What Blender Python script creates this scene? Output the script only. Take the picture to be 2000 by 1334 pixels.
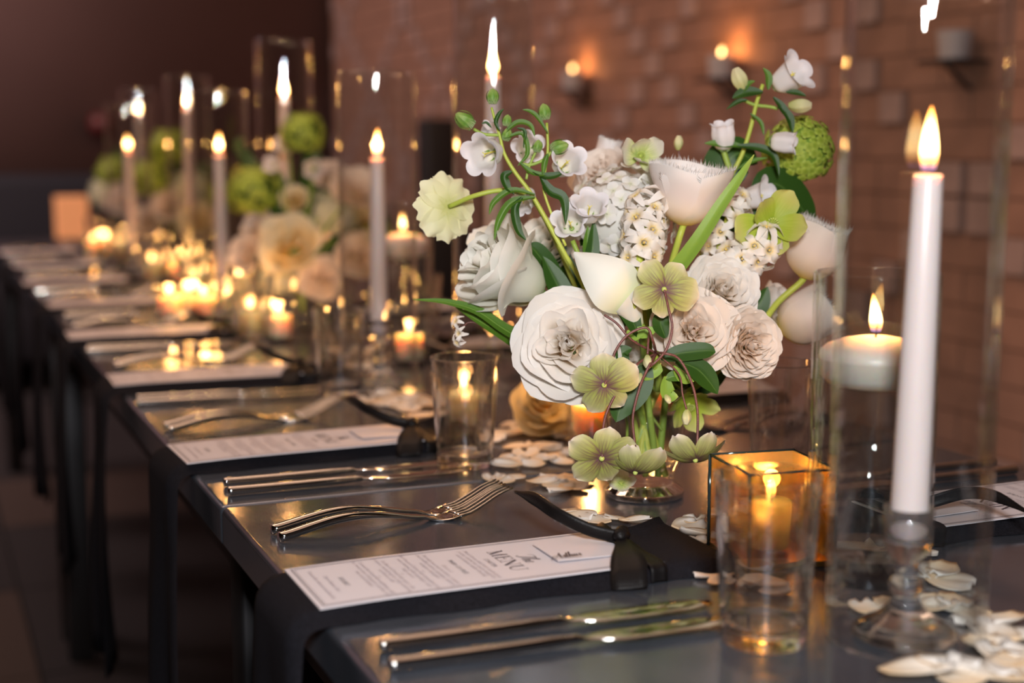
import bpy, math, random
from mathutils import Vector as V, Matrix, Euler, noise
PI = math.pi
sc = bpy.context.scene
COL = sc.collection
RND = random.Random(7)
for o in list(bpy.data.objects): bpy.data.objects.remove(o)

# ---------------------------------------------------------------- camera, world, lights, exposure
T = 0.75                       # table top height
F = 2778.0                     # focal length in pixels of the 2000 px frame (50 mm on 36 mm)
CAM = V((0, 0, T + 0.31))
ROT = Euler((math.radians(90 - 7.93), 0, math.radians(-23)), 'XYZ')
CM = ROT.to_matrix()
cd = bpy.data.cameras.new('camera'); cam = bpy.data.objects.new('camera', cd); COL.objects.link(cam)
cam.location = CAM; cam.rotation_euler = ROT
cd.lens = 50; cd.sensor_width = 36; cd.clip_start = 0.02; cd.clip_end = 60
cd.dof.use_dof = True; cd.dof.focus_distance = 1.145; cd.dof.aperture_fstop = 3.2
sc.camera = cam

world = bpy.data.worlds.new('world'); sc.world = world; world.use_nodes = True
world.node_tree.nodes['Background'].inputs[0].default_value = (0.05, 0.03, 0.026, 1)
world.node_tree.nodes['Background'].inputs[1].default_value = 0.35

def area(name, loc, target, size, energy, color, shape='DISK', size_y=None):
    l = bpy.data.lights.new(name, 'AREA'); l.shape = shape; l.size = size
    if size_y: l.size_y = size_y
    l.energy = energy; l.color = color
    o = bpy.data.objects.new(name, l); COL.objects.link(o); o.location = loc
    o.rotation_euler = (V(target) - V(loc)).to_track_quat('-Z', 'Y').to_euler()
    return o
# the photographer's flash, just above the camera
area('camera_flash', CAM + V((0.05, -0.06, 0.215)), CAM + CM @ V((0.05, -0.02, -1.3)), 0.15, 18, (1.0, 0.97, 0.97))
# dim warm room light from above
area('ceiling_glow', (0.6, 2.6, 3.4), (0.9, 3.2, 0.6), 2.6, 27, (1.0, 0.62, 0.45), 'RECTANGLE', 5.0)
area('back_wall_fill', (-1.4, 5.4, 3.3), (-0.6, 7.0, 1.0), 2.0, 165, (1.0, 0.70, 0.64))  # unseen fill lamp, added to lift the dark back wall
area('brick_wall_fill', (0.9, 2.6, 3.1), (2.1, 3.3, 1.3), 0.7, 30, (1.0, 0.62, 0.42), 'RECTANGLE', 4.5)  # added warm fill to brighten the brick wall, not a visible fixture

sc.view_settings.view_transform = 'Standard'; sc.view_settings.look = 'None'
sc.view_settings.exposure = 0.0; sc.view_settings.gamma = 1.0
sc.view_settings.use_curve_mapping = False
cy = sc.cycles
cy.max_bounces = 16; cy.transparent_max_bounces = 32; cy.transmission_bounces = 14
cy.glossy_bounces = 6; cy.diffuse_bounces = 5; cy.sample_clamp_indirect = 4.0; cy.blur_glossy = 0.5
cy.caustics_refractive = True; cy.caustics_reflective = False
cy.use_denoising = True

# ---------------------------------------------------------------- pixel <-> place helpers
def W(px, py, d):
    return CAM + CM @ V(((px - 1000) / F * d, -(py - 667) / F * d, -d))
def G(px, py, z=0.0):
    r = CM @ V(((px - 1000) / F, -(py - 667) / F, -1)); t = (T + z - CAM.z) / r.z
    return CAM + r * t
def D(r, u, t):
    return (CM @ V((r, u, t))).normalized()
XL = G(620, 1205).x            # left edge of the table
XR = XL + 0.735                # right edge
XC = (XL + XR) / 2

# ---------------------------------------------------------------- object helpers
WMX = {}
I4 = Matrix.Identity(4)
def link(name, mesh, mat=None, parent=None, M=None, **props):
    M = M or I4
    o = bpy.data.objects.new(name, mesh); COL.objects.link(o)
    if mat is not None and mesh is not None and len(mesh.materials) == 0: mesh.materials.append(mat)
    if parent is not None:
        o.parent = parent; o.matrix_basis = WMX[parent.name].inverted() @ M
    else:
        o.matrix_basis = M
    WMX[o.name] = M
    for k, v in props.items(): o[k] = v
    return o
def thing(name, label, cat, M=None, group=None, mesh=None, mat=None):
    o = link(name, mesh, mat, None, M or I4, label=label, category=cat)
    if group: o['group'] = group
    return o
def struct(name, mesh, mat, M=None):
    return link(name, mesh, mat, None, M, kind='structure')
def at(p, axis=(0, 0, 1), spin=0.0, s=1.0):
    z = V(axis).normalized()
    ref = V((0, 0, 1)) if abs(z.z) < 0.95 else V((0, 1, 0))
    x = ref.cross(z).normalized(); y = z.cross(x)
    R = Matrix((x, y, z)).transposed().to_4x4()
    return Matrix.Translation(V(p)) @ R @ Matrix.Rotation(spin, 4, 'Z') @ Matrix.Scale(s, 4)
def mesh(name, vs, fs, uvs=None, smooth=True):
    m = bpy.data.meshes.new(name); m.from_pydata([tuple(v) for v in vs], [], fs)
    if uvs:
        uv = m.uv_layers.new(name='UVMap')
        for l in m.loops: uv.data[l.index].uv = uvs[l.vertex_index]
    if smooth: m.polygons.foreach_set('use_smooth', [True] * len(m.polygons))
    m.update(); return m
def join(parts):
    vs, fs, uvs = [], [], []
    for v, f, u in parts:
        b = len(vs); vs += list(v); fs += [tuple(i + b for i in q) for q in f]; uvs += list(u) if u else [(0.5, 0.5)] * len(v)
    return vs, fs, uvs
def xf(part, M):
    return [M @ V(v) for v in part[0]], part[1], part[2]
def grid(f, nu, nv, closed=False):
    vs, uvs, fs = [], [], []
    for j in range(nv + 1):
        for i in range(nu + (0 if closed else 1)):
            u = i / nu; v = j / nv
            vs.append(V(f(u * 2 - 1, v))); uvs.append((u, v))
    w = nu if closed else nu + 1
    for j in range(nv):
        for i in range(nu):
            a = j * w + i; b = j * w + (i + 1) % w
            fs.append((a, b, b + w, a + w))
    return vs, fs, uvs
def mk(name, part, smooth=True): return mesh(name, part[0], part[1], part[2], smooth)
def lathe(prof, n=40):
    vs, fs, uvs = [], [], []
    rings = []
    for k, (r, z) in enumerate(prof):
        if r < 1e-6:
            rings.append([len(vs)]); vs.append(V((0, 0, z))); uvs.append((0, k / (len(prof) - 1)))
        else:
            rings.append(list(range(len(vs), len(vs) + n)))
            for i in range(n):
                a = 2 * PI * i / n; vs.append(V((r * math.cos(a), r * math.sin(a), z))); uvs.append((i / n, k / (len(prof) - 1)))
    for a, b in zip(rings, rings[1:]):
        if len(a) == 1 and len(b) == 1: continue
        if len(a) == 1: fs += [(a[0], b[(i + 1) % n], b[i]) for i in range(n)]
        elif len(b) == 1: fs += [(a[i], a[(i + 1) % n], b[0]) for i in range(n)]
        else: fs += [(a[i], a[(i + 1) % n], b[(i + 1) % n], b[i]) for i in range(n)]
    return vs, fs, uvs
def rounded(prof, r=0.0008, seg=3):
    """round the corners of a lathe profile"""
    out = []
    for i, p in enumerate(prof):
        if i == 0 or i == len(prof) - 1: out.append(p); continue
        a, b, c = V(prof[i - 1]), V(p), V(prof[i + 1])
        da, dc = (a - b), (c - b); la, lc = da.length, dc.length
        if la < 1e-7 or lc < 1e-7: continue
        q = min(r, la * 0.45, lc * 0.45); p0 = b + da / la * q; p2 = b + dc / lc * q
        out.append(tuple(p0 + da / la * min(q * .6, max(la * .45 - q, 0) + 1e-6)))
        for s in range(seg + 1):
            t = s / seg; out.append(tuple(p0 * (1 - t) ** 2 + b * 2 * t * (1 - t) + p2 * t * t))
        out.append(tuple(p2 + dc / lc * min(q * .6, max(lc * .45 - q, 0) + 1e-6)))
    return out
def catmull(P, n=6):
    P = [V(p) for p in P]
    if len(P) < 3:
        return [P[0].lerp(P[-1], i / n) for i in range(n + 1)]
    Q = [P[0] * 2 - P[1]] + P + [P[-1] * 2 - P[-2]]; out = []
    for i in range(1, len(Q) - 2):
        for k in range(n):
            t = k / n; a, b, c, d = Q[i - 1], Q[i], Q[i + 1], Q[i + 2]
            out.append(0.5 * ((2 * b) + (c - a) * t + (2 * a - 5 * b + 4 * c - d) * t * t + (3 * b - a - 3 * c + d) * t ** 3))
    out.append(P[-1]); return out
def tube(P, r, n=8, sub=6, caps=True):
    P = catmull(P, sub); m = len(P); rad = r if callable(r) else (lambda t: r)
    vs, fs, uvs = [], [], []
    tan = (P[1] - P[0]).normalized(); x = tan.orthogonal().normalized()
    for k, p in enumerate(P):
        t = (P[min(k + 1, m - 1)] - P[max(k - 1, 0)]).normalized()
        x = (x - t * x.dot(t)).normalized(); y = t.cross(x); rr = rad(k / (m - 1))
        for i in range(n):
            a = 2 * PI * i / n; vs.append(p + (x * math.cos(a) + y * math.sin(a)) * rr); uvs.append((i / n, k / (m - 1)))
    for k in range(m - 1):
        for i in range(n):
            a = k * n + i; b = k * n + (i + 1) % n; fs.append((a, b, b + n, a + n))
    if caps: fs += [tuple(range(n - 1, -1, -1)), tuple((m - 1) * n + i for i in range(n))]
    return vs, fs, uvs
def box(a, b, bev=0.0):
    x0, y0, z0 = a; x1, y1, z1 = b
    if bev <= 0:
        vs = [V((x, y, z)) for z in (z0, z1) for y in (y0, y1) for x in (x0, x1)]
        fs = [(0, 2, 3, 1), (4, 5, 7, 6), (0, 1, 5, 4), (2, 6, 7, 3), (0, 4, 6, 2), (1, 3, 7, 5)]
        return vs, fs, [(0.5, 0.5)] * 8
    import bmesh
    bm = bmesh.new(); p = box(a, b)
    bv = [bm.verts.new(v) for v in p[0]]; [bm.faces.new([bv[i] for i in f]) for f in p[1]]
    bmesh.ops.bevel(bm, geom=bm.edges[:], offset=bev, segments=3, profile=0.5, affect='EDGES')
    vs = [v.co.copy() for v in bm.verts]; fs = [tuple(v.index for v in f.verts) for f in bm.faces]
    bm.free(); return vs, fs, [(0.5, 0.5)] * len(vs)
def smooth01(a, b, x):
    t = max(0, min(1, (x - a) / (b - a))); return t * t * (3 - 2 * t)

# ---------------------------------------------------------------- materials
def nt(name):
    m = bpy.data.materials.new(name); m.use_nodes = True; t = m.node_tree
    b = t.nodes['Principled BSDF']; return m, t, b, t.nodes['Material Output']
def pbr(name, col, rough=0.5, metal=0.0, var=0.0, vscale=20.0, bump=0.0, bscale=80.0, rvar=0.0, spec=0.5, coord='Object', **kw):
    m, t, b, out = nt(name)
    b.inputs['Base Color'].default_value = (*col, 1); b.inputs['Roughness'].default_value = rough
    b.inputs['Metallic'].default_value = metal; b.inputs['Specular IOR Level'].default_value = spec
    for k, v in kw.items(): b.inputs[k.replace('_', ' ')].default_value = v
    tc = t.nodes.new('ShaderNodeTexCoord')
    if var > 0 or rvar > 0:
        n = t.nodes.new('ShaderNodeTexNoise'); n.inputs['Scale'].default_value = vscale; n.inputs['Detail'].default_value = 5
        t.links.new(tc.outputs[coord], n.inputs['Vector'])
        if var > 0:
            r = t.nodes.new('ShaderNodeValToRGB'); r.color_ramp.elements[0].position = 0.3; r.color_ramp.elements[1].position = 0.7
            r.color_ramp.elements[0].color = (*[c * (1 - var) for c in col], 1); r.color_ramp.elements[1].color = (*[min(1, c * (1 + var)) for c in col], 1)
            t.links.new(n.outputs['Fac'], r.inputs['Fac']); t.links.new(r.outputs['Color'], b.inputs['Base Color'])
        if rvar > 0:
            mr = t.nodes.new('ShaderNodeMapRange'); mr.inputs[1].default_value = 0.3; mr.inputs[2].default_value = 0.7
            mr.inputs[3].default_value = max(0.02, rough - rvar); mr.inputs[4].default_value = rough + rvar
            t.links.new(n.outputs['Fac'], mr.inputs[0]); t.links.new(mr.outputs[0], b.inputs['Roughness'])
    if bump > 0:
        n2 = t.nodes.new('ShaderNodeTexNoise'); n2.inputs['Scale'].default_value = bscale; n2.inputs['Detail'].default_value = 4
        t.links.new(tc.outputs[coord], n2.inputs['Vector'])
        bp = t.nodes.new('ShaderNodeBump'); bp.inputs['Strength'].default_value = bump; bp.inputs['Distance'].default_value = 0.002
        t.links.new(n2.outputs['Fac'], bp.inputs['Height']); t.links.new(bp.outputs['Normal'], b.inputs['Normal'])
    return m
def ramp_mat(name, stops, rough=0.5, trans=0.25, spec=0.3, veins=None, rib=None, sheen=0.0):
    """colour runs along the petal (UV y); veins = (colour, reach, scale); rib = midrib colour"""
    m, t, b, out = nt(name)
    b.inputs['Roughness'].default_value = rough; b.inputs['Specular IOR Level'].default_value = spec
    uv = t.nodes.new('ShaderNodeUVMap'); sp = t.nodes.new('ShaderNodeSeparateXYZ'); t.links.new(uv.outputs[0], sp.inputs[0])
    r = t.nodes.new('ShaderNodeValToRGB'); e = r.color_ramp.elements
    while len(e) < len(stops): e.new(0.5)
    for el, (p, c) in zip(e, stops): el.position = p; el.color = (*c, 1)
    t.links.new(sp.outputs['Y'], r.inputs['Fac']); colr = r.outputs['Color']
    def mixc(a, bcol, fac):
        x = t.nodes.new('ShaderNodeMix'); x.data_type = 'RGBA'; t.links.new(fac, x.inputs[0]); t.links.new(a, x.inputs[6])
        x.inputs[7].default_value = (*bcol, 1); return x.outputs[2]
    def math_(op, a, bb, clamp=False):
        x = t.nodes.new('ShaderNodeMath'); x.operation = op; x.use_clamp = clamp
        for i, q in enumerate((a, bb)):
            if q is None: continue
            if isinstance(q, (int, float)): x.inputs[i].default_value = q
            else: t.links.new(q, x.inputs[i])
        return x.outputs[0]
    if veins:
        vc, reach, scl = veins
        mp = t.nodes.new('ShaderNodeCombineXYZ'); t.links.new(math_('MULTIPLY', sp.outputs['X'], scl), mp.inputs[0]); t.links.new(math_('MULTIPLY', sp.outputs['Y'], 1.6), mp.inputs[1])
        n = t.nodes.new('ShaderNodeTexNoise'); n.inputs['Scale'].default_value = 1.0; n.inputs['Detail'].default_value = 3; t.links.new(mp.outputs[0], n.inputs['Vector'])
        a = math_('MULTIPLY', math_('SUBTRACT', n.outputs['Fac'], 0.42), 6, True)
        fall = math_('SUBTRACT', 1.0, math_('DIVIDE', sp.outputs['Y'], reach), True)
        colr = mixc(colr, vc, math_('MULTIPLY', a, fall))
    if rib:
        a = math_('ABSOLUTE', math_('SUBTRACT', sp.outputs['X'], 0.5), None)
        colr = mixc(colr, rib, math_('MULTIPLY', math_('SUBTRACT', 0.045, a), 22, True))
    n = t.nodes.new('ShaderNodeTexNoise'); n.inputs['Scale'].default_value = 90; n.inputs['Detail'].default_value = 3
    bp = t.nodes.new('ShaderNodeBump'); bp.inputs['Strength'].default_value = 0.15; bp.inputs['Distance'].default_value = 0.001
    t.links.new(n.outputs['Fac'], bp.inputs['Height']); t.links.new(bp.outputs[0], b.inputs['Normal'])
    t.links.new(colr, b.inputs['Base Color'])
    tr = t.nodes.new('ShaderNodeBsdfTranslucent'); t.links.new(colr, tr.inputs['Color'])
    mx = t.nodes.new('ShaderNodeMixShader'); mx.inputs[0].default_value = trans
    t.links.new(b.outputs[0], mx.inputs[1]); t.links.new(tr.outputs[0], mx.inputs[2]); t.links.new(mx.outputs[0], out.inputs[0])
    return m
def thin_glass(name, tint=(0.97, 0.98, 0.98), rough=0.0, ior=1.5):
    m, t, b, out = nt(name); t.nodes.remove(b)
    lw = t.nodes.new('ShaderNodeLayerWeight'); lw.inputs[0].default_value = 0.5
    pw = t.nodes.new('ShaderNodeMath'); pw.operation = 'POWER'; pw.inputs[1].default_value = 3.2; t.links.new(lw.outputs['Facing'], pw.inputs[0])
    f0 = ((ior - 1) / (ior + 1)) ** 2
    fr = t.nodes.new('ShaderNodeMath'); fr.operation = 'MULTIPLY_ADD'; fr.inputs[1].default_value = 0.85 - f0; fr.inputs[2].default_value = f0; t.links.new(pw.outputs[0], fr.inputs[0])
    tp = t.nodes.new('ShaderNodeBsdfTransparent'); tp.inputs[0].default_value = (*tint, 1)
    gl = t.nodes.new('ShaderNodeBsdfGlossy'); gl.inputs['Roughness'].default_value = rough; gl.inputs['Color'].default_value = (1, 1, 1, 1)
    mx = t.nodes.new('ShaderNodeMixShader'); t.links.new(fr.outputs[0], mx.inputs[0]); t.links.new(tp.outputs[0], mx.inputs[1]); t.links.new(gl.outputs[0], mx.inputs[2])
    t.links.new(mx.outputs[0], out.inputs[0]); return m
def glass(name, tint=(1, 1, 1), ior=1.47):
    m, t, b, out = nt(name)
    b.inputs['Base Color'].default_value = (*tint, 1); b.inputs['Roughness'].default_value = 0.0
    b.inputs['Transmission Weight'].default_value = 1.0; b.inputs['IOR'].default_value = ior
    tp = t.nodes.new('ShaderNodeBsdfTransparent'); mx = t.nodes.new('ShaderNodeMixShader'); mx.inputs[0].default_value = 0.12
    t.links.new(b.outputs[0], mx.inputs[1]); t.links.new(tp.outputs[0], mx.inputs[2]); t.links.new(mx.outputs[0], out.inputs[0])
    return m
def flame_mat():
    m, t, b, out = nt('flame_fire'); t.nodes.remove(b)
    uv = t.nodes.new('ShaderNodeUVMap'); sp = t.nodes.new('ShaderNodeSeparateXYZ'); t.links.new(uv.outputs[0], sp.inputs[0])
    r = t.nodes.new('ShaderNodeValToRGB'); e = r.color_ramp.elements
    st = [(0.0, (0.10, 0.12, 0.5)), (0.14, (0.9, 0.32, 0.08)), (0.3, (1, 0.56, 0.19)), (0.55, (1, 0.64, 0.26)), (0.85, (1, 0.42, 0.09)), (1.0, (1, 0.28, 0.04))]
    while len(e) < len(st): e.new(0.5)
    for el, (p, c) in zip(e, st): el.position = p; el.color = (*c, 1)
    t.links.new(sp.outputs['Y'], r.inputs['Fac'])
    g = t.nodes.new('ShaderNodeValToRGB'); e = g.color_ramp.elements
    while len(e) < 5: e.new(0.5)
    for el, (p, c) in zip(e, [(0, 0.05), (0.15, 0.35), (0.35, 1.0), (0.7, 0.9), (1.0, 0.3)]): el.position = p; el.color = (c, c, c, 1)
    t.links.new(sp.outputs['Y'], g.inputs['Fac'])
    mu = t.nodes.new('ShaderNodeMath'); mu.operation = 'MULTIPLY'; mu.inputs[1].default_value = 6.5; t.links.new(g.outputs[0], mu.inputs[0])
    em = t.nodes.new('ShaderNodeEmission'); t.links.new(r.outputs[0], em.inputs[0]); t.links.new(mu.outputs[0], em.inputs[1])
    tp = t.nodes.new('ShaderNodeBsdfTransparent'); ad = t.nodes.new('ShaderNodeAddShader')
    t.links.new(em.outputs[0], ad.inputs[0]); t.links.new(tp.outputs[0], ad.inputs[1]); t.links.new(ad.outputs[0], out.inputs[0])
    m.cycles.emission_sampling = 'NONE'
    return m
def wax_mat(name, col, sss=0.6, rad=0.02):
    m, t, b, out = nt(name)
    b.inputs['Base Color'].default_value = (*col, 1); b.inputs['Roughness'].default_value = 0.35
    b.inputs['Subsurface Weight'].default_value = sss; b.inputs['Subsurface Radius'].default_value = (1.0, 0.55, 0.3)
    b.inputs['Subsurface Scale'].default_value = rad
    return m

M = {}
M['zinc'] = pbr('zinc_sheet', (0.16, 0.185, 0.23), rough=0.18, metal=0.78, var=0.22, vscale=7, rvar=0.08, bump=0.14, bscale=26)
M['steel_leg'] = pbr('dark_steel', (0.06, 0.06, 0.065), rough=0.45, metal=0.8)
M['cutlery'] = pbr('polished_steel', (0.62, 0.60, 0.56), rough=0.09, metal=1.0, bump=0.03, bscale=60)
M['cloth'] = pbr('black_linen', (0.008, 0.008, 0.011), rough=0.9, var=0.35, vscale=500, bump=0.4, bscale=900, spec=0.1)
M['ribbon'] = pbr('black_satin', (0.006, 0.005, 0.005), rough=0.42, bump=0.15, bscale=700, spec=0.14)
M['paper'] = pbr('white_card', (0.60, 0.575, 0.61), rough=0.55, spec=0.3)
M['ink'] = pbr('dark_ink', (0.05, 0.035, 0.045), rough=0.6, spec=0.2)
M['ink2'] = pbr('small_print_ink', (0.30, 0.25, 0.28), rough=0.6, spec=0.2)
M['thin_glass'] = thin_glass('thin_clear_glass')
M['glass'] = glass('thick_clear_glass')
M['water'] = thin_glass('clear_water', (0.90, 0.91, 0.89), 0.0, 1.33)
M['flame'] = flame_mat()
M['wick'] = pbr('burnt_wick', (0.02, 0.015, 0.01), rough=0.9)
M['taper'] = wax_mat('white_taper_wax', (0.66, 0.565, 0.55), 0.5, 0.01)
M['wax'] = wax_mat('white_wax', (0.85, 0.76, 0.70), 0.8, 0.015)
M['votive_wax'] = wax_mat('votive_wax', (0.9, 0.74, 0.5), 1.0, 0.03)
M['gold_mirror'] = pbr('amber_mirror', (0.80, 0.56, 0.20), rough=0.3, metal=1.0)
M['bevel_glass'] = pbr('green_edge_glass', (0.03, 0.05, 0.05), rough=0.12, metal=0.5)
wh = (0.83, 0.81, 0.74)
M['white_rose'] = ramp_mat('white_rose_petal', [(0, (0.86, 0.66, 0.42)), (0.4, (0.88, 0.78, 0.64)), (0.75, (0.88, 0.83, 0.76)), (1, (0.88, 0.86, 0.83))], 0.55, 0.34)
M['green_rose'] = ramp_mat('greenish_white_rose_petal', [(0, (0.58, 0.62, 0.34)), (0.4, (0.80, 0.81, 0.68)), (1, (0.86, 0.85, 0.80))], 0.55, 0.34)
M['blush'] = ramp_mat('blush_petal', [(0, (0.80, 0.58, 0.34)), (0.4, (0.86, 0.74, 0.62)), (1, (0.86, 0.79, 0.72))], 0.5, 0.34)
M['cream'] = ramp_mat('cream_petal', [(0, (0.80, 0.52, 0.10)), (0.55, (0.84, 0.68, 0.30)), (0.9, (0.85, 0.80, 0.60)), (1, (0.85, 0.82, 0.68))], 0.5, 0.34)
M['yellow'] = ramp_mat('pale_yellow_petal', [(0, (0.60, 0.62, 0.20)), (0.4, (0.80, 0.78, 0.44)), (1, (0.82, 0.80, 0.54))], 0.5, 0.25)
M['bell'] = ramp_mat('white_bell', [(0, (0.74, 0.74, 0.56)), (0.3, (0.80, 0.79, 0.78)), (1, (0.84, 0.82, 0.86))], 0.45, 0.3)
M['tulip'] = ramp_mat('fringed_tulip_petal', [(0, (0.78, 0.62, 0.12)), (0.22, (0.84, 0.72, 0.56)), (0.6, (0.86, 0.78, 0.74)), (1, (0.86, 0.84, 0.82))], 0.45, 0.3)
M['calla'] = ramp_mat('calla_spathe', [(0, (0.45, 0.52, 0.10)), (0.2, (0.72, 0.74, 0.50)), (0.45, (0.82, 0.82, 0.74)), (1, (0.80, 0.81, 0.74))], 0.65, 0.15, 0.15)
M['helle'] = ramp_mat('hellebore_sepal', [(0, (0.16, 0.08, 0.08)), (0.12, (0.20, 0.15, 0.06)), (0.35, (0.36, 0.40, 0.09)), (0.72, (0.50, 0.51, 0.20)), (0.93, (0.66, 0.60, 0.40)), (1, (0.78, 0.68, 0.60))], 0.5, 0.22, veins=((0.16, 0.06, 0.09), 0.85, 14))
M['helle_green'] = ramp_mat('green_hellebore_sepal', [(0, (0.30, 0.42, 0.03)), (0.5, (0.42, 0.52, 0.07)), (1, (0.62, 0.62, 0.22))], 0.45, 0.25, veins=((0.32, 0.42, 0.03), 0.8, 16))
M['helle_white'] = ramp_mat('white_hellebore_sepal', [(0, (0.30, 0.42, 0.06)), (0.35, (0.66, 0.70, 0.34)), (0.7, (0.82, 0.80, 0.66)), (1, (0.84, 0.80, 0.74))], 0.5, 0.22, veins=((0.35, 0.45, 0.12), 0.7, 16))
M['hyacinth'] = ramp_mat('hyacinth_floret', [(0, (0.80, 0.62, 0.20)), (0.14, (0.86, 0.76, 0.56)), (0.4, (0.86, 0.82, 0.76)), (1, (0.86, 0.83, 0.80))], 0.45, 0.3)
M['hydra'] = ramp_mat('hydrangea_floret', [(0, (0.72, 0.74, 0.55)), (0.3, (0.82, 0.82, 0.76)), (1, (0.84, 0.84, 0.83))], 0.5, 0.34)
M['viburnum'] = ramp_mat('viburnum_floret', [(0, (0.30, 0.42, 0.04)), (1, (0.50, 0.62, 0.11))], 0.5, 0.25)
M['bud'] = ramp_mat('green_bud', [(0, (0.50, 0.55, 0.34)), (0.5, (0.20, 0.34, 0.05)), (1, (0.40, 0.50, 0.16))], 0.45, 0.15, veins=((0.10, 0.24, 0.03), 2.0, 9))
M['cream_bud'] = ramp_mat('cream_bud', [(0, (0.48, 0.52, 0.18)), (0.6, (0.74, 0.72, 0.40)), (1, (0.76, 0.70, 0.45))], 0.45, 0.3)
M['stem'] = ramp_mat('green_stem', [(0, (0.24, 0.34, 0.05)), (1, (0.30, 0.42, 0.08))], 0.4, 0.0)
M['stem_yellow'] = ramp_mat('yellow_green_stem', [(0, (0.36, 0.44, 0.06)), (1, (0.52, 0.55, 0.10))], 0.4, 0.0)
M['stem_red'] = pbr('speckled_red_stem', (0.15, 0.055, 0.045), rough=0.45, var=0.5, vscale=900)
M['leaf'] = ramp_mat('dark_green_leaf', [(0, (0.020, 0.062, 0.008)), (1, (0.028, 0.080, 0.009))], 0.38, 0.12, 0.3, rib=(0.07, 0.14, 0.03))
M['leaf_mid'] = ramp_mat('mid_green_leaf', [(0, (0.065, 0.15, 0.014)), (1, (0.095, 0.21, 0.022))], 0.42, 0.2, 0.3, rib=(0.22, 0.36, 0.08))
M['leaf_light'] = ramp_mat('light_green_leaf', [(0, (0.20, 0.34, 0.04)), (0.8, (0.25, 0.41, 0.06)), (1, (0.42, 0.50, 0.10))], 0.42, 0.2, 0.3)
M['pistil'] = pbr('yellow_pistil', (0.72, 0.62, 0.10), rough=0.6)
M['pistil_g'] = pbr('green_pistil', (0.50, 0.58, 0.14), rough=0.6)
M['brick'] = pbr('brown_brick', (0.30, 0.165, 0.115), rough=0.85, var=0.15, vscale=9, bump=0.5, bscale=60)
M['brick_pale'] = pbr('pale_glazed_brick', (0.36, 0.25, 0.22), rough=0.6, var=0.15, vscale=12)
M['mortar'] = pbr('brown_mortar', (0.27, 0.155, 0.11), rough=0.95)
M['back_wall'] = pbr('mauve_plaster', (0.17, 0.105, 0.10), rough=0.9, var=0.12, vscale=1.2)
M['ceiling'] = pbr('dark_ceiling', (0.05, 0.04, 0.04), rough=0.9)
M['tile_dark'] = pbr('dark_carpet_tile', (0.010, 0.008, 0.010), rough=0.95)
M['tile_brown'] = pbr('brown_carpet_tile', (0.038, 0.024, 0.019), rough=0.95)
M['black'] = pbr('black_paint', (0.008, 0.008, 0.010), rough=0.6)
M['navy'] = pbr('navy_upholstery', (0.010, 0.012, 0.02), rough=0.8)
M['red'] = pbr('dark_red_paint', (0.08, 0.01, 0.01), rough=0.5)
m, t, b, out = nt('lit_paper_shade'); b.inputs['Base Color'].default_value = (0.6, 0.34, 0.18, 1)
b.inputs['Emission Color'].default_value = (1.0, 0.32, 0.10, 1); b.inputs['Emission Strength'].default_value = 0.38; M['lit_shade'] = m
# ---------------------------------------------------------------- room shell
WX, BY = 2.02, 7.1
struct('floor', mk('floor', box((-4, -2.0, -0.06), (WX + 0.2, BY + 0.2, -0.012))), M['black'])
fl = bpy.data.objects['floor']
tile_bm = mk('carpet_tile', box((-0.297, -0.297, -0.012), (0.297, 0.297, 0.0), 0.003), False)
tile_bm.materials.append(M['tile_dark'])
tile_bl = tile_bm.copy(); tile_bl.materials[0] = M['tile_brown']
for i in range(-7, 5):
    for j in range(-1, 12):
        x = i * 0.6 - 0.1; y = j * 0.6 + 0.2
        if x > WX or y > BY: continue
        dia = ((i + j) % 4 == 0) or ((i - j) % 5 == 0 and i % 2 == 0)
        link('tile', tile_bl if dia else tile_bm, None, fl, Matrix.Translation((x, y, 0)))
struct('ceiling', mk('ceiling', box((-4, -2, 3.6), (WX + 0.2, BY + 0.2, 3.7))), M['ceiling'])
struct('wall_back', mk('wall_back', box((-4, BY, 0), (WX + 0.2, BY + 0.15, 3.6))), M['back_wall'])
struct('wall_left', mk('wall_left', box((-4.15, -2, 0), (-4, BY + 0.15, 3.6))), M['back_wall'])
wr = struct('wall_right', mk('wall_right', box((WX + 0.005, -2, 0), (WX + 0.15, BY, 3.6))), M['mortar'])
# brickwork: courses 75 mm, bricks 200 mm; a diamond lattice of pale proud headers
CO, HB = 0.075, 0.10
def lattice(y, z):
    a = (z - (T + 0.537)) / CO; bq = (y - 3.70) / HB
    return (round(a + bq) % 9 == 0) or (round(a - bq) % 9 == 0)
bx_len = mk('brick_stretcher', box((-0.012, -0.097, -0.0350), (0.0, 0.097, 0.0350), 0.002), False); bx_len.materials.append(M['brick'])
bx_pale = mk('brick_header', box((-0.024, -0.038, -0.0335), (0.0, 0.038, 0.0335), 0.003), False); bx_pale.materials.append(M['brick_pale'])
bx_half = mk('brick_half', box((-0.012, -0.047, -0.0350), (0.0, 0.047, 0.0350), 0.002), False); bx_half.materials.append(M['brick'])
stuff = []; cand = []
ncol = int(9.0 / HB)
for r in range(0, 46):
    z = T + 0.537 + (r - 17) * CO
    if z < 0.04: continue
    c = -20 + (r % 2)
    while c < 45:
        y = 3.70 + c * HB
        if y > BY - 0.05 or y < -1.9: c += 1; continue
        if lattice(y, z): cand.append((y, z, bx_pale)); c += 1
        elif lattice(y + HB, z) or y + HB > BY - 0.05: cand.append((y, z, bx_half)); c += 1
        else: cand.append((y + HB / 2, z, bx_len)); c += 2
def bkey(q):
    y, z, mm = q; big = 1.3 < y < 6.0 and 0.95 < z < 1.62
    return (0 if big else 1, abs(y - 3.0))
cand.sort(key=bkey)
for k, (y, z, mm) in enumerate(cand):
    if k < 300: link('brick', mm, None, wr, Matrix.Translation((WX + 0.012, y, z)))
    else:
        stuff.append((y, z, mm))
ms = {}
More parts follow.
